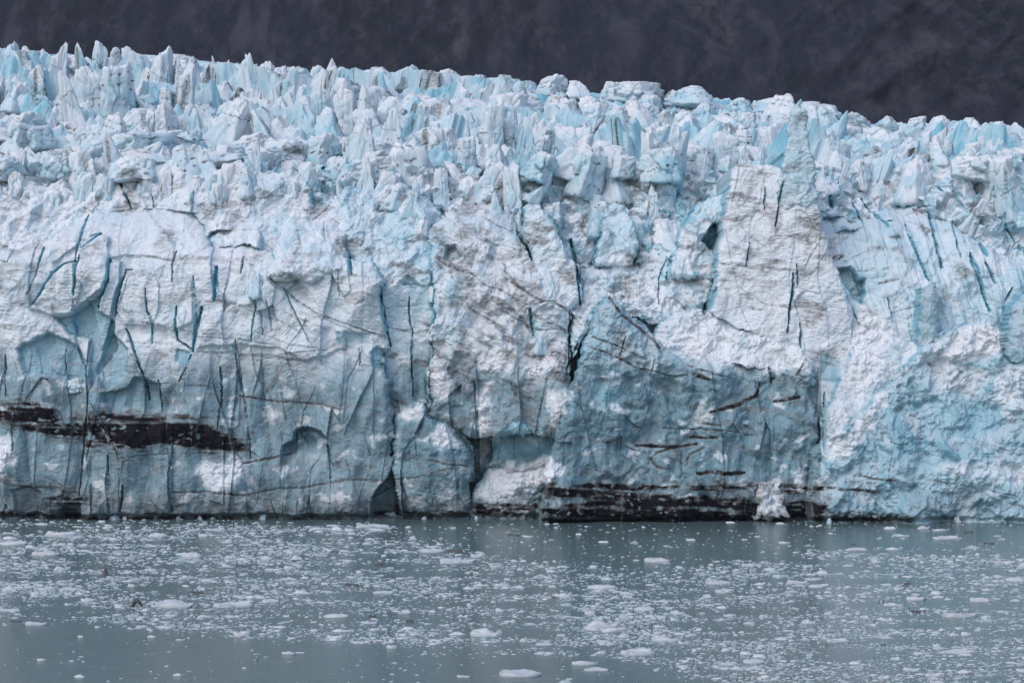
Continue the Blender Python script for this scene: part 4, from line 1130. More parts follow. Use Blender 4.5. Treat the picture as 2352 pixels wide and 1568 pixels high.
PROTO['lump'] = [me_]
for ms in (PROTO[k] for k in KINDS):
    for m in ms:
        m.materials.append(SERAC)


def put_serac(px, ptip, pbase, wpx, kind, label=None, cat='serac', group=None, name='serac', var=None, Y=None, rot=None, dpt=None, deep=.30):
    if Y is None:
        if pbase < 396:
            Y = hf_Y(px, pbase)
        else:
            Y = (front_Y(px, min(pbase, 700)) or 512) + .38 * wpx / FOC * 510
    ms = PROTO[kind]
    me = ms[(var if var is not None else random.randrange(len(ms))) % len(ms)]
    x, y, zb = at(px, pbase, Y)
    _, _, zt = at(px, ptip, Y)
    h = zt - zb
    o = link(name, me, SERAC, label=label, cat=cat, group=group)
    sink = deep * h + .6
    o.location = (x, y, zb - sink)
    w = wpx / FOC * Y * 1.12
    rz = rot if rot is not None else random.uniform(-.5, .5) + random.choice([0, math.pi])
    o.scale = (w, w * (dpt or random.uniform(.9, 1.4)), (h + sink))
    o.rotation_euler = (0, R(random.gauss(4 if px > 1200 else -2, 11)) if abs(rz) < 1.6 or kind == 'blade' else 0, rz)
    return o


# skyline and slope seracs read from the photograph: x, tip, foot, width, kind, label
HAND = [
    (26, 95, 165, 62, 'hump', 'broad pale serac at the far left end of the skyline'), (51, 106, 160, 40, 'block', 'small flat-topped skyline serac next to the far left one'),
    (98, 112, 150, 26, 'blade', 'low sharp skyline tooth left of the blue fin'), (138, 96, 190, 52, 'blade', 'sharp blue fin of ice on the left skyline'),
    (186, 98, 190, 34, 'blade', 'twin-tipped white spire on the left skyline'), (226, 95, 195, 36, 'column', 'upright white post of ice on the left skyline'),
    (262, 110, 180, 44, 'block', 'flat-topped skyline block with a blue cleft'), (294, 107, 170, 36, 'block', 'small square skyline block left of a dark gap'),
    (338, 114, 185, 44, 'block', 'pale shoulder block right of the skyline gap'), (372, 105, 215, 50, 'column', 'tall rounded skyline tower on the left'),
    (412, 124, 195, 44, 'blade', 'low pointed skyline serac right of the rounded tower'), (436, 128, 185, 36, 'hump', 'dull white hump on the left skyline'),
    (458, 138, 190, 32, 'block', 'small skyline block left of a narrow spire'), (499, 128, 195, 34, 'blade', 'narrow skyline spire above the dirty columns'),
    (514, 136, 200, 26, 'blade', 'slim companion spire on the skyline'), (556, 132, 215, 46, 'blade', 'split skyline peak just left of the highest needle'),
    (590, 121, 230, 38, 'blade', 'highest needle on the left-hand skyline'), (617, 141, 220, 30, 'column', 'blunt post beside the skyline needle'),
    (644, 147, 210, 44, 'block', 'last tall skyline block before the smoother crest'), (690, 151, 190, 60, 'hump', 'low white hump where the crest smooths out'),
    (730, 150, 186, 50, 'hump', 'second low hump on the smoother crest'), (795, 147, 190, 74, 'block', 'long flat skyline block left of centre'),
    (874, 155, 205, 84, 'hump', 'smooth blue-faced skyline slab left of the round mound'), (938, 149, 205, 84, 'hump', 'round white mound topping the middle skyline'),
    (1035, 159, 205, 60, 'block', 'square-shouldered skyline block right of the round mound'), (1097, 171, 205, 70, 'hump', 'low bumpy skyline hump in the middle'),
    (1159, 169, 210, 56, 'block', 'small peaked skyline block in the middle'), (1270, 176, 215, 74, 'block', 'long low skyline block right of the middle'),
    (1324, 185, 220, 60, 'hump', 'grey-streaked skyline hump right of the middle'), (1405, 189, 225, 70, 'hump', 'faint skyline hump left of the big blue slab'),
    (1462, 186, 228, 120, 'block', 'big clean blue slab on the right-hand skyline'), (1590, 199, 240, 130, 'hump', 'long smooth white whaleback on the right-hand skyline'),
    (1690, 223, 255, 90, 'hump', 'low white swell in the dip of the skyline'), (1797, 216, 262, 84, 'hump', 'rounded hump just left of the pinnacle tip'),
    (1894, 246, 285, 84, 'hump', 'sloping white shoulder right of the pinnacle tip'), (1960, 262, 292, 66, 'block', 'low flat skyline block on the right'),
    (2030, 266, 298, 70, 'hump', 'low dirty skyline hump on the right'), (2104, 269, 302, 64, 'block', 'square skyline block left of the last mound'),
    (2150, 264, 308, 70, 'hump', 'bright mound on the far right skyline'), (2226, 270, 312, 84, 'hump', 'second bright mound on the far right skyline'),
    (2290, 279, 310, 40, 'block', 'small broken skyline block near the right edge'), (2323, 278, 318, 40, 'blade', 'small tooth of ice at the right end of the skyline'),
    (94, 146, 240, 42, 'column', 'tall grey column standing below the left skyline'), (170, 160, 285, 56, 'blade', 'long tapering spike below the left skyline'),
    (205, 150, 262, 60, 'column', 'fluted grey column beside the long spike'), (255, 140, 272, 66, 'column', 'dirty cracked wall of ice with black lines on the upper left'),
    (292, 160, 268, 44, 'column', 'streaked grey post right of the dirty cracked wall'), (424, 142, 268, 48, 'column', 'tall smooth blue-shaded column on the upper left'),
    (385, 202, 262, 40, 'column', 'short bright column left of a blue gap'), (345, 250, 300, 40, 'block', 'pale block at the foot of the bright short column'),
    (378, 240, 305, 52, 'block', 'cracked white block below the blue gap'), (437, 235, 300, 46, 'hump', 'arched block with a brown rim on the upper left'),
    (539, 226, 318, 80, 'blade', 'broad blue-hollowed serac on the left slope'), (470, 240, 300, 34, 'blade', 'thin pale fin beside the brown-rimmed block'),
    (604, 208, 270, 46, 'blade', 'pale triangular serac under the skyline needle'), (600, 250, 320, 44, 'blade', 'dirty spiky serac under the pale triangular one'),
    (660, 190, 305, 58, 'blade', 'dirty grey-brown leaning serac in the upper left'), (700, 205, 300, 36, 'blade', 'slim streaked serac right of the leaning dirty one'),
    (736, 205, 290, 50, 'column', 'blue-sided column on the upper slope'), (777, 237, 318, 78, 'blade', 'clean pale-blue pyramid left of centre'),
    (796, 205, 300, 56, 'column', 'tall dirty-topped column behind the pale pyramid'), (838, 195, 310, 50, 'column', 'cracked leaning column with blue grooves'),
    (872, 230, 320, 50, 'column', 'ribbed grey column at the edge of the dark cleft'), (915, 245, 325, 60, 'blade', 'pinkish-white serac right of the dark cleft'),
    (830, 265, 365, 66, 'hump', 'tall rounded white serac with a black scar'), (990, 290, 355, 60, 'column', 'grey-blue dome with dark bands in the middle'),
    (1018, 294, 350, 40, 'block', 'brown-capped block leaning on the grey-blue dome'), (1068, 310, 378, 44, 'column', 'dark banded stump in the middle slope'),
    (1085, 268, 370, 34, 'blade', 'thin curved fin beside the banded stump'), (1126, 230, 345, 60, 'column', 'bright blue cliff of ice in the middle slope'),
    (1195, 262, 370, 44, 'blade', 'dirty striped spire in the middle slope'), (1218, 298, 400, 40, 'column', 'striped grey column below the dirty spire'),
    (1148, 362, 400, 26, 'column', 'little rounded knob in front of the blue cliff'), (1410, 350, 446, 92, 'blade', 'large white pyramid serac in the middle of the slope'),
    (1490, 290, 420, 34, 'column', 'dark smooth column left of a black slit'), (1528, 285, 425, 48, 'column', 'twin dark column right of the black slit'),
    (1450, 362, 420, 40, 'block', 'pale angular block by the large white pyramid'), (1612, 345, 400, 46, 'blade', 'mud-brown pointed serac right of the twin columns'),
    (1706, 335, 385, 40, 'blade', 'small blue triangular serac above the tall slab'), (1742, 332, 390, 40, 'blade', 'white hooked serac behind the tall slab'),
    (1670, 300, 370, 60, 'column', 'brownish fluted wall above the tall slab'), (1760, 320, 380, 46, 'column', 'clear blue column beside the pinnacle'),
    (1290, 350, 440, 50, 'column', 'blue pillar over a brown hollow'), (1330, 400, 470, 46, 'blade', 'white fin at the brown hollow'), (1225, 400, 455, 40, 'blade', 'pale pointed block left of the brown hollow'),
    (2095, 362, 455, 100, 'hump', 'big tilted smooth slab on the right-hand slope'), (2280, 350, 470, 90, 'column', 'dark-edged blue tower near the right edge'),
    (2322, 370, 480, 60, 'blade', 'pale fin of ice beside the dark-edged tower'), (2200, 360, 450, 60, 'blade', 'steep dirty fin on the right-hand slope'),
    (1935, 320, 365, 30, 'column', 'small blue post right of the pinnacle'), (1930, 380, 425, 40, 'blade', 'little blue tooth right of the pinnacle'), (1970, 365, 420, 50, 'block', 'grey-blue block above the fluted wall'),
    (2140, 310, 370, 60, 'blade', 'blue-sided fin on the upper right slope'), (2170, 320, 372, 50, 'hump', 'grey hump beside the blue-sided fin'), (2010, 290, 335, 90, 'hump', 'broad white hump under the right skyline'),
    (2020, 325, 350, 70, 'hump', 'dome with a blue base on the upper right slope'), (1910, 300, 335, 60, 'hump', 'dirt-edged hump right of the pinnacle neck'), (1300, 225, 270, 90, 'hump', 'long smooth blue back on the upper middle slope'),
    (960, 215, 250, 110, 'hump', 'smooth blue slab under the round skyline mound'), (1400, 240, 300, 80, 'hump', 'bright blue curved slab right of the middle'), (1460, 230, 290, 80, 'hump', 'pale slab beside the bright blue one'),
    (1570, 255, 310, 80, 'hump', 'blue-shadowed hump under the long whaleback'), (1660, 265, 300, 110, 'hump', 'smooth pale-blue bank under the skyline dip'), (70, 260, 300, 90, 'block', 'long flat-faced blue block on the left slope'),
    (30, 190, 245, 60, 'blade', 'white wedge at the left edge of the upper slope'), (40, 275, 330, 60, 'block', 'blue-faced cube at the left edge'), (100, 285, 330, 60, 'block', 'blocky blue-white serac on the left slope'),
    (265, 258, 320, 70, 'hump', 'white rounded bank under the dirty cracked wall'), (320, 255, 310, 50, 'hump', 'soft white hump on the left slope'),
]
for x, tp, ft, w, k, lab in HAND:
    put_serac(x, tp, ft, w, k, label=lab)

# the rest of the crowd
def SIZE(a, lo, hi): return 'small' if a < lo else 'large' if a > hi else 'middling'


ADJ = {'blade': 'pointed', 'column': 'upright', 'hump': 'rounded', 'block': 'blocky'}


def zone(px, py):
    a = 'far left' if px < 420 else 'left' if px < 820 else 'middle' if px < 1300 else 'right' if px < 1780 else 'far right'
    b = 'upper' if py < 250 else 'middle' if py < 340 else 'lower'
    return f'{b} slope at the {a}' if a != 'middle' else f'{b} slope in the middle'


spots = []
step = 9.0
for yi in range(22):
    for xi in range(-26, 27):
        Y = 534 + (yi + rng.uniform(-.45, .45)) * 8.4
        x = (xi + rng.uniform(-.45, .45) + .5 * (yi % 2)) * step * (1 if yi < 16 else 1.05)
        px = CX + FOC * x / Y
        if Y > 716 or px < -60 or px > 2412:
            continue
        spots.append((px, Y))
crowd = []
for px, Y in spots:
    z = float(hf(np.array(Y * (px - CX) / FOC), np.array(Y)))
    py = HORIZ - FOC * (z - CAMH) / Y
    s = min(2.3, .85 * math.exp(rng.normal(.25, .36))) * (1.1 if px < 1000 else .95)
    smooth = px > 1050 and py < 300
    kd = rng.choice(KINDS, p=[.10, .06, .46, .38] if smooth else [.40, .16, .18, .26] if py < 270 else [.36, .08, .26, .30])
    h = dict(blade=7.0, column=6.5, hump=3.2, block=4.4)[kd] * s * FOC / Y
    w = dict(blade=7.0, column=5.0, hump=9.5, block=6.6)[kd] * s * FOC / Y
    tip = py - h
    lim = float(crest(px)) + 6
    if tip < lim:
        tip = lim
    if Y < 590 and (px < 950 or px > 1800):
        tip = py - (py - tip) * .6
        kd = kd if kd in ('hump', 'block') else 'block'
        w *= 1.15
    if py - tip < 12 or (Y < 545 and rng.random() < .45):
        continue
    crowd.append((px, tip, py, w, str(kd), Y))
hb = []
for x, tp, ft, w, k, lab in HAND:
    Yh = hf_Y(x, ft) if ft < 396 else 515
    hb.append((x, tp, ft, w, Yh))
kept = []
for c in crowd:
    ok = True
    for x, tp, ft, w, Yh in hb:
        if c[5] < Yh + 1 and abs(c[0] - x) < .5 * c[3] + .36 * w and c[1] < ft - .25 * (ft - tp) and c[2] > tp:
            ok = False
            break
        if abs(c[5] - Yh) < 4 and abs(c[0] - x) < .4 * w:
            ok = False
            break
    if ok:
        kept.append(c)
crowd = kept
# broken blocks on the rim of the front
NAMED = [b[3] for b in BL if b[0] not in ('ice_rubble', 'ice_ridge')]
KEEPOUT = [b[3] for b in BL if b[0] in ('ice_slab', 'ice_pinnacle')]
rim_blocks = []
for k in range(1500):
    px, py = rng.uniform(-10, 2362), rng.uniform(392, 575) if k > 420 else rng.uniform(388, 470)
    if 1540 < px < 1930 and py > 425:
        continue
    if py < 480 and (px < 950 or px > 1900) and rng.random() < .7:
        continue
    if py > np.interp(px, [0, 500, 700, 1000, 1300, 1700, 2000, 2352], [600, 470, 455, 470, 545, 600, 460, 520]):
        continue
    if any(inside(np.array([px]), np.array([py - 6]), pl)[0] for pl in (NAMED if py > 470 else KEEPOUT)) or any(abs(px - h[0]) < .5 * h[3] + 12 and h[1] - 5 < py < h[2] + 30 for h in hb):
        continue
    kd = str(rng.choice(KINDS, p=[.22, .08, .25, .45]))
    s_ = math.exp(rng.normal(0, .38)) * (1.35 if py < 450 else 1)
    w = dict(blade=40, column=30, hump=60, block=42)[kd] * s_; h = dict(blade=46, column=42, hump=26, block=32)[kd] * s_
    if any(math.hypot((px - q[0]) / (.30 * (w + q[3])), (py - q[2]) / 22) < 1 for q in rim_blocks):
        continue
    rim_blocks.append((px, py - h, py, w, kd))
crowd.sort(key=lambda c: -(c[3] * (c[2] - c[1])))
NSOLO = 150
for px, tip, py, w, kd, Y in crowd[:NSOLO]:
    o = put_serac(px, tip, py + 6, w, kd, Y=Y, group='seracs crowded on the upper glacier')
    LATE.append((o, px, (tip + py) / 2, w, py - tip, f'{SIZE(w * (py - tip), 900, 2600)} {ADJ[kd]} pale blue serac', 'seracs'))
for px, tip, py, w, kd in rim_blocks:
    o = put_serac(px, tip, py, w, kd, group='broken blocks along the rim of the front', cat='ice block', name='ice_block', deep=1.1)
    LATE.append((o, px, (tip + py) / 2, w, py - tip, f'{SIZE(w * (py - tip), 900, 2600)} {ADJ[kd]} ice block on the rim', 'blocks'))
print('rim', len(rim_blocks), 'crowd', len(crowd))
# blocks perched on the face and fallen along its foot
PERCH = [(1006, 742, 771, 50, 'block', 'angular blue-white block perched low on the middle ridge'), (996, 655, 684, 26, 'block', 'small pale cube stuck under the dirty hollow'),
         (1757, 1108, 1168, 60, 'lump', 'dirty white lump hanging over the black waterline band'), (1420, 668, 694, 52, 'hump', 'rounded white boss of ice on the tip of the prow'),
         (1478, 672, 698, 36, 'block', 'little white block right of the boss on the prow'), (1240, 760, 800, 44, 'hump', 'knob of white ice under the middle ridge'),
         (590, 625, 672, 44, 'hump', 'bulging white knob on the left buttress'), (176, 868, 892, 44, 'block', 'white ledge block above the black band on the left')]
for x, tp, ft, w, kd, lab in PERCH:
    Yp = front_Y(x, .5 * (tp + ft)) or 500
    put_serac(x, tp, ft, w, kd, label=lab, cat='ice block', name='ice_chunk', Y=Yp + .1 * w / FOC * Yp)
for k in range(18):
    x = float(rng.choice([rng.uniform(0, 1200), rng.uniform(1900, 2352)]))
    wq_ = float(10 * math.exp(rng.normal(.45, .45))); hq_ = wq_ * float(rng.uniform(.35, .8))
    Yq = (front_Y(x, 1186) or 495) + float(rng.uniform(-.9, .5))
    ft = HORIZ + CAMH * FOC / Yq
    o = put_serac(x, ft - hq_, ft, wq_, str(rng.choice(['block', 'hump'])), cat='ice block', name='ice_chunk', Y=Yq)
    LATE.append((o, x, ft - hq_ / 2, wq_, hq_, 'fallen ice chunk at the waterline', 'chunks'))

# ---------------------------------------------------------------- floating ice
def water_Y(py): return CAMH * FOC / (py - HORIZ)


def floe_mesh(seed, sub=3, tall=1.0, name='ice_floe'):
    r = np.random.default_rng(seed)
    v, f = ICO[sub]
    off = r.uniform(0, 50, 3)
    ang = np.arctan2(v[:, 1], v[:, 0])
    rad = 1 + .28 * n3(np.stack([np.cos(ang) * 1.3, np.sin(ang) * 1.3, 0 * ang], -1) + off, seed) + .12 * n3(np.stack([np.cos(ang) * 4, np.sin(ang) * 4, 0 * ang], -1) + off, seed + 1)
    rxy = np.hypot(v[:, 0], v[:, 1])
    sq = np.where(rxy > 1e-6, np.minimum(1, rxy * 1.25) / np.maximum(rxy, 1e-6), 1)
    p = np.stack([v[:, 0] * sq * rad, v[:, 1] * sq * rad, v[:, 2]], -1)
    topo = .55 + .55 * n3(p * np.array([1.6, 1.6, 0]) + off, seed + 2) + .35 * n3(p * np.array([4, 4, 0]) + off, seed + 3) + .18 * n3(p * np.array([9, 9, 0]) + off, seed + 4)
    topo = np.clip(topo, .12, 1.4)
    p[:, 2] = np.where(v[:, 2] > 0, np.minimum(v[:, 2] * 2.2, 1) * topo, v[:, 2] * .5)
    p[:, 2] /= p[:, 2].max()
    p[:, 0] /= (p[:, 0].max() - p[:, 0].min()); p[:, 1] /= (p[:, 1].max() - p[:, 1].min())
    M = np.zeros((len(p), 4))
    M[:, 0] = .35 * sstep(.5, 0.05, p[:, 2])
    M[:, 1] = .6 * sstep(.35, .7, n3(p * np.array([5, 5, 3]) + off, seed + 6)) if r.random() < .2 else 0
    return mesh_from(name, p, f, M)


FL = [floe_mesh(400 + i) for i in range(14)]
for m in FL: m.materials.append(FLOE)
# centre x, waterline y, width, height (photo units), label
FLO = [
    (141, 1231, 87, 15, 'broad grey floe with a dark cleft near the left of the ice wall'), (32, 1250, 60, 11, 'flat floe near the left edge below the ice wall'), (111, 1274, 76, 12, 'long low floe in the thick brash at the left'),
    (443, 1281, 50, 15, 'jagged white floe in the upper left brash'), (363, 1232, 42, 10, 'low peaked floe at the back of the left brash'), (141, 1309, 40, 12, 'small humped floe left of the upright dirty lump'),
    (611, 1285, 26, 14, 'small pyramid floe on a dark base'), (401, 1391, 92, 20, 'large white floe with a peak right of its middle, beside the brown arched lump'), (539, 1392, 92, 13, 'long ragged floe right of the large peaked one'),
    (205, 1381, 38, 10, 'smooth wedge floe left of the brown arched lump'), (621, 1382, 40, 9, 'flat white tablet floe in the left brash'), (20, 1402, 46, 6, 'thin flat floe at the left edge'),
    (80, 1434, 50, 9, 'low white floe at the lower left edge of the brash'), (554, 1460, 40, 14, 'dirty-tipped wedge floe at the lower edge of the brash'), (769, 1466, 48, 12, 'lumpy floe at the lower edge of the brash, left of centre'),
    (773, 1416, 56, 9, 'flat floe left of centre in the brash'), (665, 1501, 35, 8, 'lone flat floe in open water at the lower left'), (186, 1463, 14, 6, 'tiny lone floe in open water at the left'),
    (349, 1463, 22, 6, 'small floe at the edge of open water'), (413, 1469, 22, 5, 'small lumpy floe at the edge of open water'), (380, 1441, 32, 5, 'thin bright floe near the lower left brash edge'), (24, 1354, 32, 13, 'two-bumped floe at the left edge'),
    (422, 1328, 18, 9, 'small peaked floe in the left brash'), (663, 1307, 22, 8, 'blue-white cube floe left of centre'), (857, 1210, 78, 6, 'long thin floe close to the ice wall'), (991, 1267, 60, 10, 'low rounded floe near the middle'),
    (1046, 1290, 82, 8, 'long flat bluish floe in the middle'), (1097, 1279, 36, 11, 'fish-shaped floe in the middle'), (1213, 1233, 22, 5, 'small bright floe in the open lead'), (1382, 1350, 66, 10, 'long flat white floe right of the middle'),
    (1297, 1372, 42, 14, 'chunky white floe right of the middle'), (1439, 1365, 28, 8, 'small domed floe right of the middle'), (1117, 1460, 74, 21, 'bright white floe with a peak on its left, low in the middle'),
    (1379, 1442, 86, 25, 'big ragged floe with a blue hollow'), (1404, 1450, 52, 13, 'white floe lying against the blue-hollowed one'), (1525, 1471, 62, 16, 'smooth rounded floe right of the blue-hollowed one'),
    (1466, 1502, 80, 16, 'long lumpy floe below the smooth rounded one'), (1344, 1525, 62, 10, 'flat slab floe in the open water at the bottom'), (1369, 1538, 57, 8, 'thin curved floe just below the flat slab'),
    (1191, 1550, 97, 18, 'long white floe with a knobbly left end at the bottom'), (1063, 1554, 31, 6, 'small oval pinkish floe at the very bottom'), (1307, 1561, 16, 7, 'tiny floe at the bottom right of the long white one'),
    (899, 1488, 26, 13, 'round-backed grey floe at the brash edge'), (1480, 1400, 48, 9, 'low brown-streaked floe in the middle brash'), (1357, 1410, 27, 10, 'small square floe in the middle right brash'), (1513, 1290, 62, 11, 'low peaked floe at the upper right brash edge'),
    (1555, 1409, 32, 10, 'knobbly floe in the right brash'), (2120, 1214, 30, 9, 'small humped floe near the right part of the ice wall'), (2157, 1218, 34, 5, 'thin floe near the right part of the ice wall'),
    (2068, 1230, 38, 5, 'thin bluish floe in the right-hand lead'), (2177, 1237, 68, 8, 'long two-piece floe in the right-hand lead'), (1802, 1247, 28, 5, 'small oval floe in the open lead'), (1965, 1263, 52, 7, 'flat floe at the back edge of the right brash'),
    (1648, 1340, 62, 10, 'low floe with a bump in the right brash'), (1829, 1339, 48, 9, 'white lens-shaped floe in the right brash'), (1663, 1360, 46, 11, 'white lumpy floe in the right brash'), (1868, 1331, 44, 7, 'thin peaked floe in the right brash'),
    (1876, 1347, 38, 7, 'narrow floe below the thin peaked one'), (2106, 1377, 46, 11, 'angular white floe at the right'), (2254, 1381, 50, 11, 'low triangular floe at the right'), (2052, 1390, 48, 8, 'flat floe with a dark left tip'),
    (2199, 1414, 85, 14, 'large flat white tablet floe at the right'), (1676, 1414, 31, 6, 'small thin floe in the right brash'), (1856, 1431, 32, 12, 'steep-sided small floe in the right brash'), (1926, 1473, 52, 9, 'flat floe at the lower right'),
    (2220, 1459, 26, 11, 'domed floe at the lower right'), (2200, 1498, 62, 11, 'patch-like low floe at the lower right'), (1730, 1521, 52, 11, 'lumpy white floe at the lower right'), (2091, 1540, 38, 10, 'low peaked floe near the bottom right'),
    (2145, 1553, 46, 12, 'notched white floe near the bottom right corner'), (2308, 1292, 59, 6, 'long thin floe near the right edge'), (2331, 1333, 42, 10, 'bumpy floe at the right edge'), (1755, 1547, 22, 8, 'small floe near the bottom right'),
    (1673, 1526, 36, 7, 'thin floe left of the lumpy lower right one'), (2013, 1291, 26, 6, 'small flat floe at the back of the right brash'), (2062, 1352, 28, 7, 'small wedge floe in the right brash'), (996, 1480, 28, 6, 'small thin floe in the lower middle'),
    (1512, 1440, 26, 8, 'small twin floe in the right brash'), (930, 1408, 30, 8, 'small domed floe in the middle brash'), (1150, 1404, 24, 8, 'small white floe in the middle brash'), (880, 1362, 46, 8, 'flat floe in the middle brash'), (1250, 1480, 42, 7, 'thin floe above the open water'),
]


def put_floe(px, py, w, h, label, me, name='ice_floe', cat='ice floe', group=None, mat=FLOE, flat=1.0):
    Y = water_Y(py)
    x = (px - CX) / FOC * Y
    o = link(name, me, mat, label=label, cat=cat, group=group)
    wm = w / FOC * Y
    dm = wm * random.uniform(.45, .8)
    hv = h / FOC * Y
    hm = max(.12, hv - dm * .5 * CAMH / Y)       # what is left after the flat top's own foreshortening
    hm = min(hm, .35 * wm)
    hm = max(hm, .10 * wm)
    o.location = (x, Y, 0.0)
    o.scale = (wm, dm, hm * flat)
    return o


for n, (px, py, w, h, lab) in enumerate(FLO):
    put_floe(px, py, w, h, lab, FL[n % len(FL)])


def density(px, py):
    """how thick the brash lies at a photo point, 0..1"""
    d = np.full(px.shape, .62)
    topedge = np.interp(px, [0, 850, 950, 1200, 1450, 1700, 2000, 2352], [1196, 1200, 1225, 1290, 1310, 1275, 1262, 1262])
    d *= .10 + .90 * sstep(-14, 22, py - topedge)
    lowedge = np.interp(px, [0, 150, 500, 800, 1000, 1200, 1400, 1600, 1900, 2352], [1420, 1425, 1460, 1475, 1492, 1495, 1505, 1560, 1620, 1650])
    d *= .03 + .97 * sstep(14, -16, py - lowedge)
    d *= 1 - .55 * sstep(45, 10, np.abs(py - 1408 - .02 * (px - 600))) * sstep(560, 700, px) * sstep(1300, 900, px)
    d *= 1 - .45 * sstep(30, 5, np.abs(py - 1395)) * sstep(1500, 1700, px)
    d *= np.clip(.72 + 1.15 * fbm(px / 260, py / 17, 4, 300) + .4 * fbm(px / 40, py / 9, 2, 301), .05, 1.9)
    left = sstep(900, 300, px) * sstep(1400, 1330, py)
    d *= 1 + .5 * left
    return d


def sample(n, lo=1192, hi=1585, m=10):
    out = []
    while len(out) < n:
        px = rng.uniform(-m, 2352 + m, 4000)
        Y = 1 / rng.uniform(1 / water_Y(lo), 1 / water_Y(hi), 4000)   # even in the picture's height
        py = HORIZ + CAMH * FOC / Y
        ok = rng.uniform(0, 1, 4000) < density(px, py) * .62
        out += list(zip(px[ok], py[ok]))
    return out[:n]


def wzone(px, py):
    a = 'left' if px < 700 else 'middle' if px < 1500 else 'right'
    b = 'far' if py < 1290 else 'near' if py > 1430 else 'central'
    return f'{b} {a}'


BRZ = {'far left': 'the thick brash close under the left ice wall', 'far middle': 'the thin brash off the middle of the ice wall', 'far right': 'the brash off the right of the ice wall',
       'central left': 'the thick brash on the left', 'central middle': 'the brash in the middle of the water', 'central right': 'the brash on the right',
       'near left': 'the ragged near edge of the brash on the left', 'near middle': 'the near edge of the brash in the middle', 'near right': 'the scattered brash at the lower right'}
for px, py in sample(150, 1205, 1560):
    w = 16 * math.exp(rng.normal(0, .28)); h = w * rng.uniform(.16, .34)
    o = put_floe(px, py, w, h, None, FL[rng.integers(len(FL))], group='small floes among the brash')
    LATE.append((o, px, py, w, h, f'{SIZE(w, 13, 20)} {"flat" if h < .22 * w else "humped"} white floe', 'floes'))

# brash: countless small pieces, one mesh
pts = np.array(sample(42000, m=230))
wpx = np.clip(4.9 * np.exp(rng.normal(0, .66, len(pts))), 1.4, 34)
Yb = CAMH * FOC / (pts[:, 1] - HORIZ)
xb = (pts[:, 0] - CX) / FOC * Yb
wm = wpx / FOC * Yb * .5
NS = 6
a = np.arange(NS) / NS * 2 * np.pi
jr = rng.uniform(.65, 1.3, (len(pts), 2, NS))
dy = rng.uniform(.4, .9, len(pts))
hm = wm * rng.uniform(.06, .36, len(pts)) + .02
rot = rng.uniform(0, 6.28, len(pts))
ring0 = np.stack([np.cos(a + rot[:, None]) * jr[:, 0] * wm[:, None] + xb[:, None], np.sin(a + rot[:, None]) * jr[:, 0] * (wm * dy)[:, None] + Yb[:, None], np.full((len(pts), NS), -.03)], -1)
ring1 = np.stack([np.cos(a + rot[:, None]) * jr[:, 1] * .62 * wm[:, None] + xb[:, None], np.sin(a + rot[:, None]) * jr[:, 1] * .62 * (wm * dy)[:, None] + Yb[:, None],
                  hm[:, None] * rng.uniform(.45, 1.1, (len(pts), NS))], -1)
topv = np.stack([xb + wm * rng.uniform(-.2, .2, len(pts)), Yb, hm * rng.uniform(.7, 1.4, len(pts))], -1)[:, None, :]
BV = np.concatenate([ring0, ring1, topv], 1)
base = np.arange(len(pts))[:, None, None] * (2 * NS + 1)
tri = []
for k in range(NS):
    k2 = (k + 1) % NS
    tri += [(k, k2, NS + k2), (k, NS + k2, NS + k), (NS + k, NS + k2, 2 * NS)]
BF = (np.array(tri)[None] + base).reshape(-1, 3)
bm_ = np.zeros((len(pts), 2 * NS + 1, 4))
bm_[:, :, 0] = rng.uniform(0, .95, len(pts))[:, None] ** 1.2
bm_[:, :, 1] = (rng.uniform(0, 1, len(pts)) < .05)[:, None] * .9
link('brash_ice', mesh_from('brash_ice', BV.reshape(-1, 3), BF, bm_.reshape(-1, 4), smooth=False), FLOE, kind='stuff')

# dark dirt-laden ice fragments
DM = [floe_mesh(700 + i, 2) for i in range(5)]
for m in DM: m.materials.append(DIRTY)
DRT = [(769, 1268, 20, 4), (685, 1289, 32, 5), (551, 1299, 24, 4), (453, 1361, 30, 4), (37, 1427, 26, 3), (1045, 1267, 38, 6), (870, 1296, 20, 5), (1179, 1229, 30, 3), (809, 1343, 34, 4), (979, 1367, 20, 3), (1279, 1372, 24, 4),
       (853, 1415, 18, 4), (1466, 1397, 26, 5), (2225, 1222, 22, 4), (2272, 1248, 24, 4), (2081, 1341, 22, 4), (2103, 1404, 26, 4), (2167, 1355, 22, 3), (1982, 1348, 20, 3), (2024, 1383, 14, 6), (1626, 1243, 14, 4), (940, 1426, 16, 5), (1440, 1281, 18, 3), (1960, 1250, 12, 3)]
for n, (px, py, w, h) in enumerate(DRT):
    o = put_floe(px, py, w, h, None, DM[n % 5], name='dirty_floe', cat='dirty ice', group='dark slivers of dirty ice', mat=DIRTY)
    LATE.append((o, px, py, w, h, f'{"long" if w > 23 else "short"} dark sliver of dirty ice', 'slivers'))
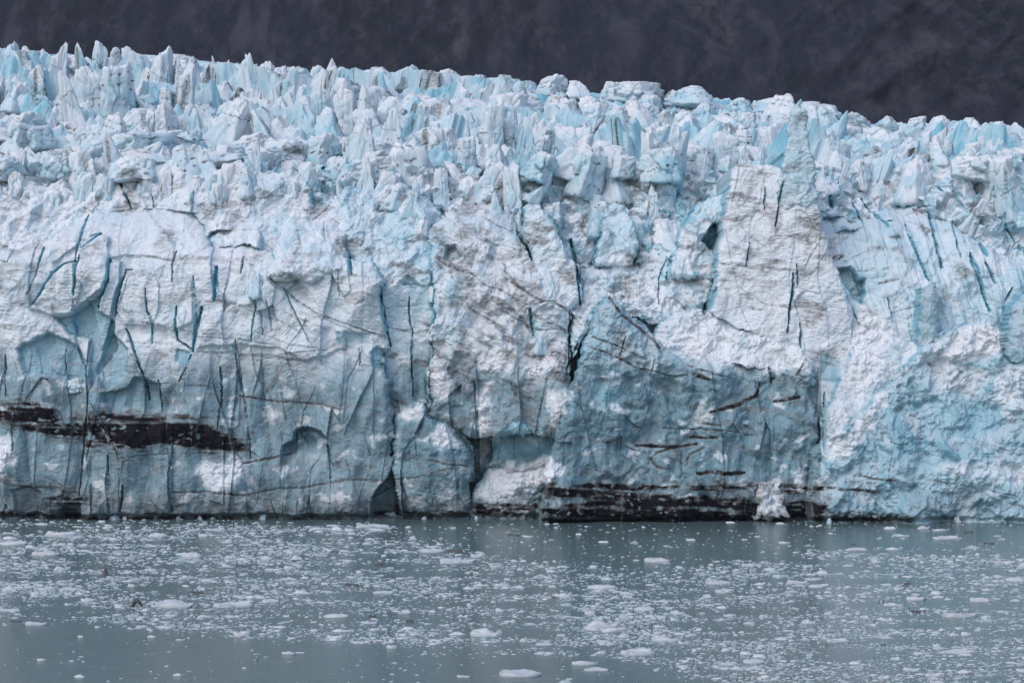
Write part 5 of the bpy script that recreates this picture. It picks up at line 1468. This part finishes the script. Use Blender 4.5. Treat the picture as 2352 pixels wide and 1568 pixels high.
# upright rounded dirty lump, and the brown arched lump with a low tail
Yu = water_Y(1320)
me = serac_mesh('column', 777, 3); me.materials.append(DIRTY)
o = link('dirty_ice_lump', me, DIRTY, label='dark brown rounded lump standing upright in the left brash', cat='dirty ice')
o.location = ((243 - CX) / FOC * Yu, Yu, -.3); o.scale = (12 / FOC * Yu, 10 / FOC * Yu, 17 / FOC * Yu + .3)
Ya = water_Y(1393)
bm = bmesh.new()
arc = [(-.46, 0, -.1, .10), (-.44, .0, .26, .17), (-.30, 0, .62, .22), (-.02, 0, .66, .20), (.22, 0, .50, .17), (.38, 0, .22, .13), (.42, 0, -.1, .12)]
tail = [(-.40, -.05, .08, .13), (-.75, -.05, .08, .12), (-1.05, -.05, .03, .08)]
for chain in (arc, tail):
    rings = []
    for i, (x, y, z, r_) in enumerate(chain):
        nx_ = chain[min(i + 1, len(chain) - 1)]; pv = chain[max(i - 1, 0)]
        t = Vector((nx_[0] - pv[0], nx_[1] - pv[1], nx_[2] - pv[2])).normalized()
        n_ = Vector((0, 1, 0)); b_ = t.cross(n_)
        rings.append([bm.verts.new(Vector((x, y, z)) + (n_ * math.cos(k * .785) * 1.5 + b_ * math.sin(k * .785)) * r_ * random.uniform(.8, 1.2)) for k in range(8)])
    for ra, rb in zip(rings, rings[1:]):
        for k in range(8):
            bm.faces.new((ra[k], ra[(k + 1) % 8], rb[(k + 1) % 8], rb[k]))
    bm.faces.new(rings[0]); bm.faces.new(rings[-1][::-1])
bmesh.ops.recalc_face_normals(bm, faces=bm.faces)
me = bpy.data.meshes.new('dirty_ice_lump'); bm.to_mesh(me); bm.free()
o = link('dirty_ice_lump', me, DIRTY, label='brown arched lump with a low tail beside the large peaked floe', cat='dirty ice')
o.location = ((316 - CX) / FOC * Ya, Ya, 0); s_ = 22 / FOC * Ya; o.scale = (s_, s_, s_)

finish_labels([(x, (tp + ft) / 2, l) for x, tp, ft, w, kd, l in HAND] + [(x, y, l) for x, y, w, h, l in FLO] + [(x, (tp + ft) / 2, l) for x, tp, ft, w, kd, l in PERCH]
              + [(float(np.mean([p[0] for p in b[3]])), float(np.mean([p[1] for p in b[3]])), b[1]) for b in BL])
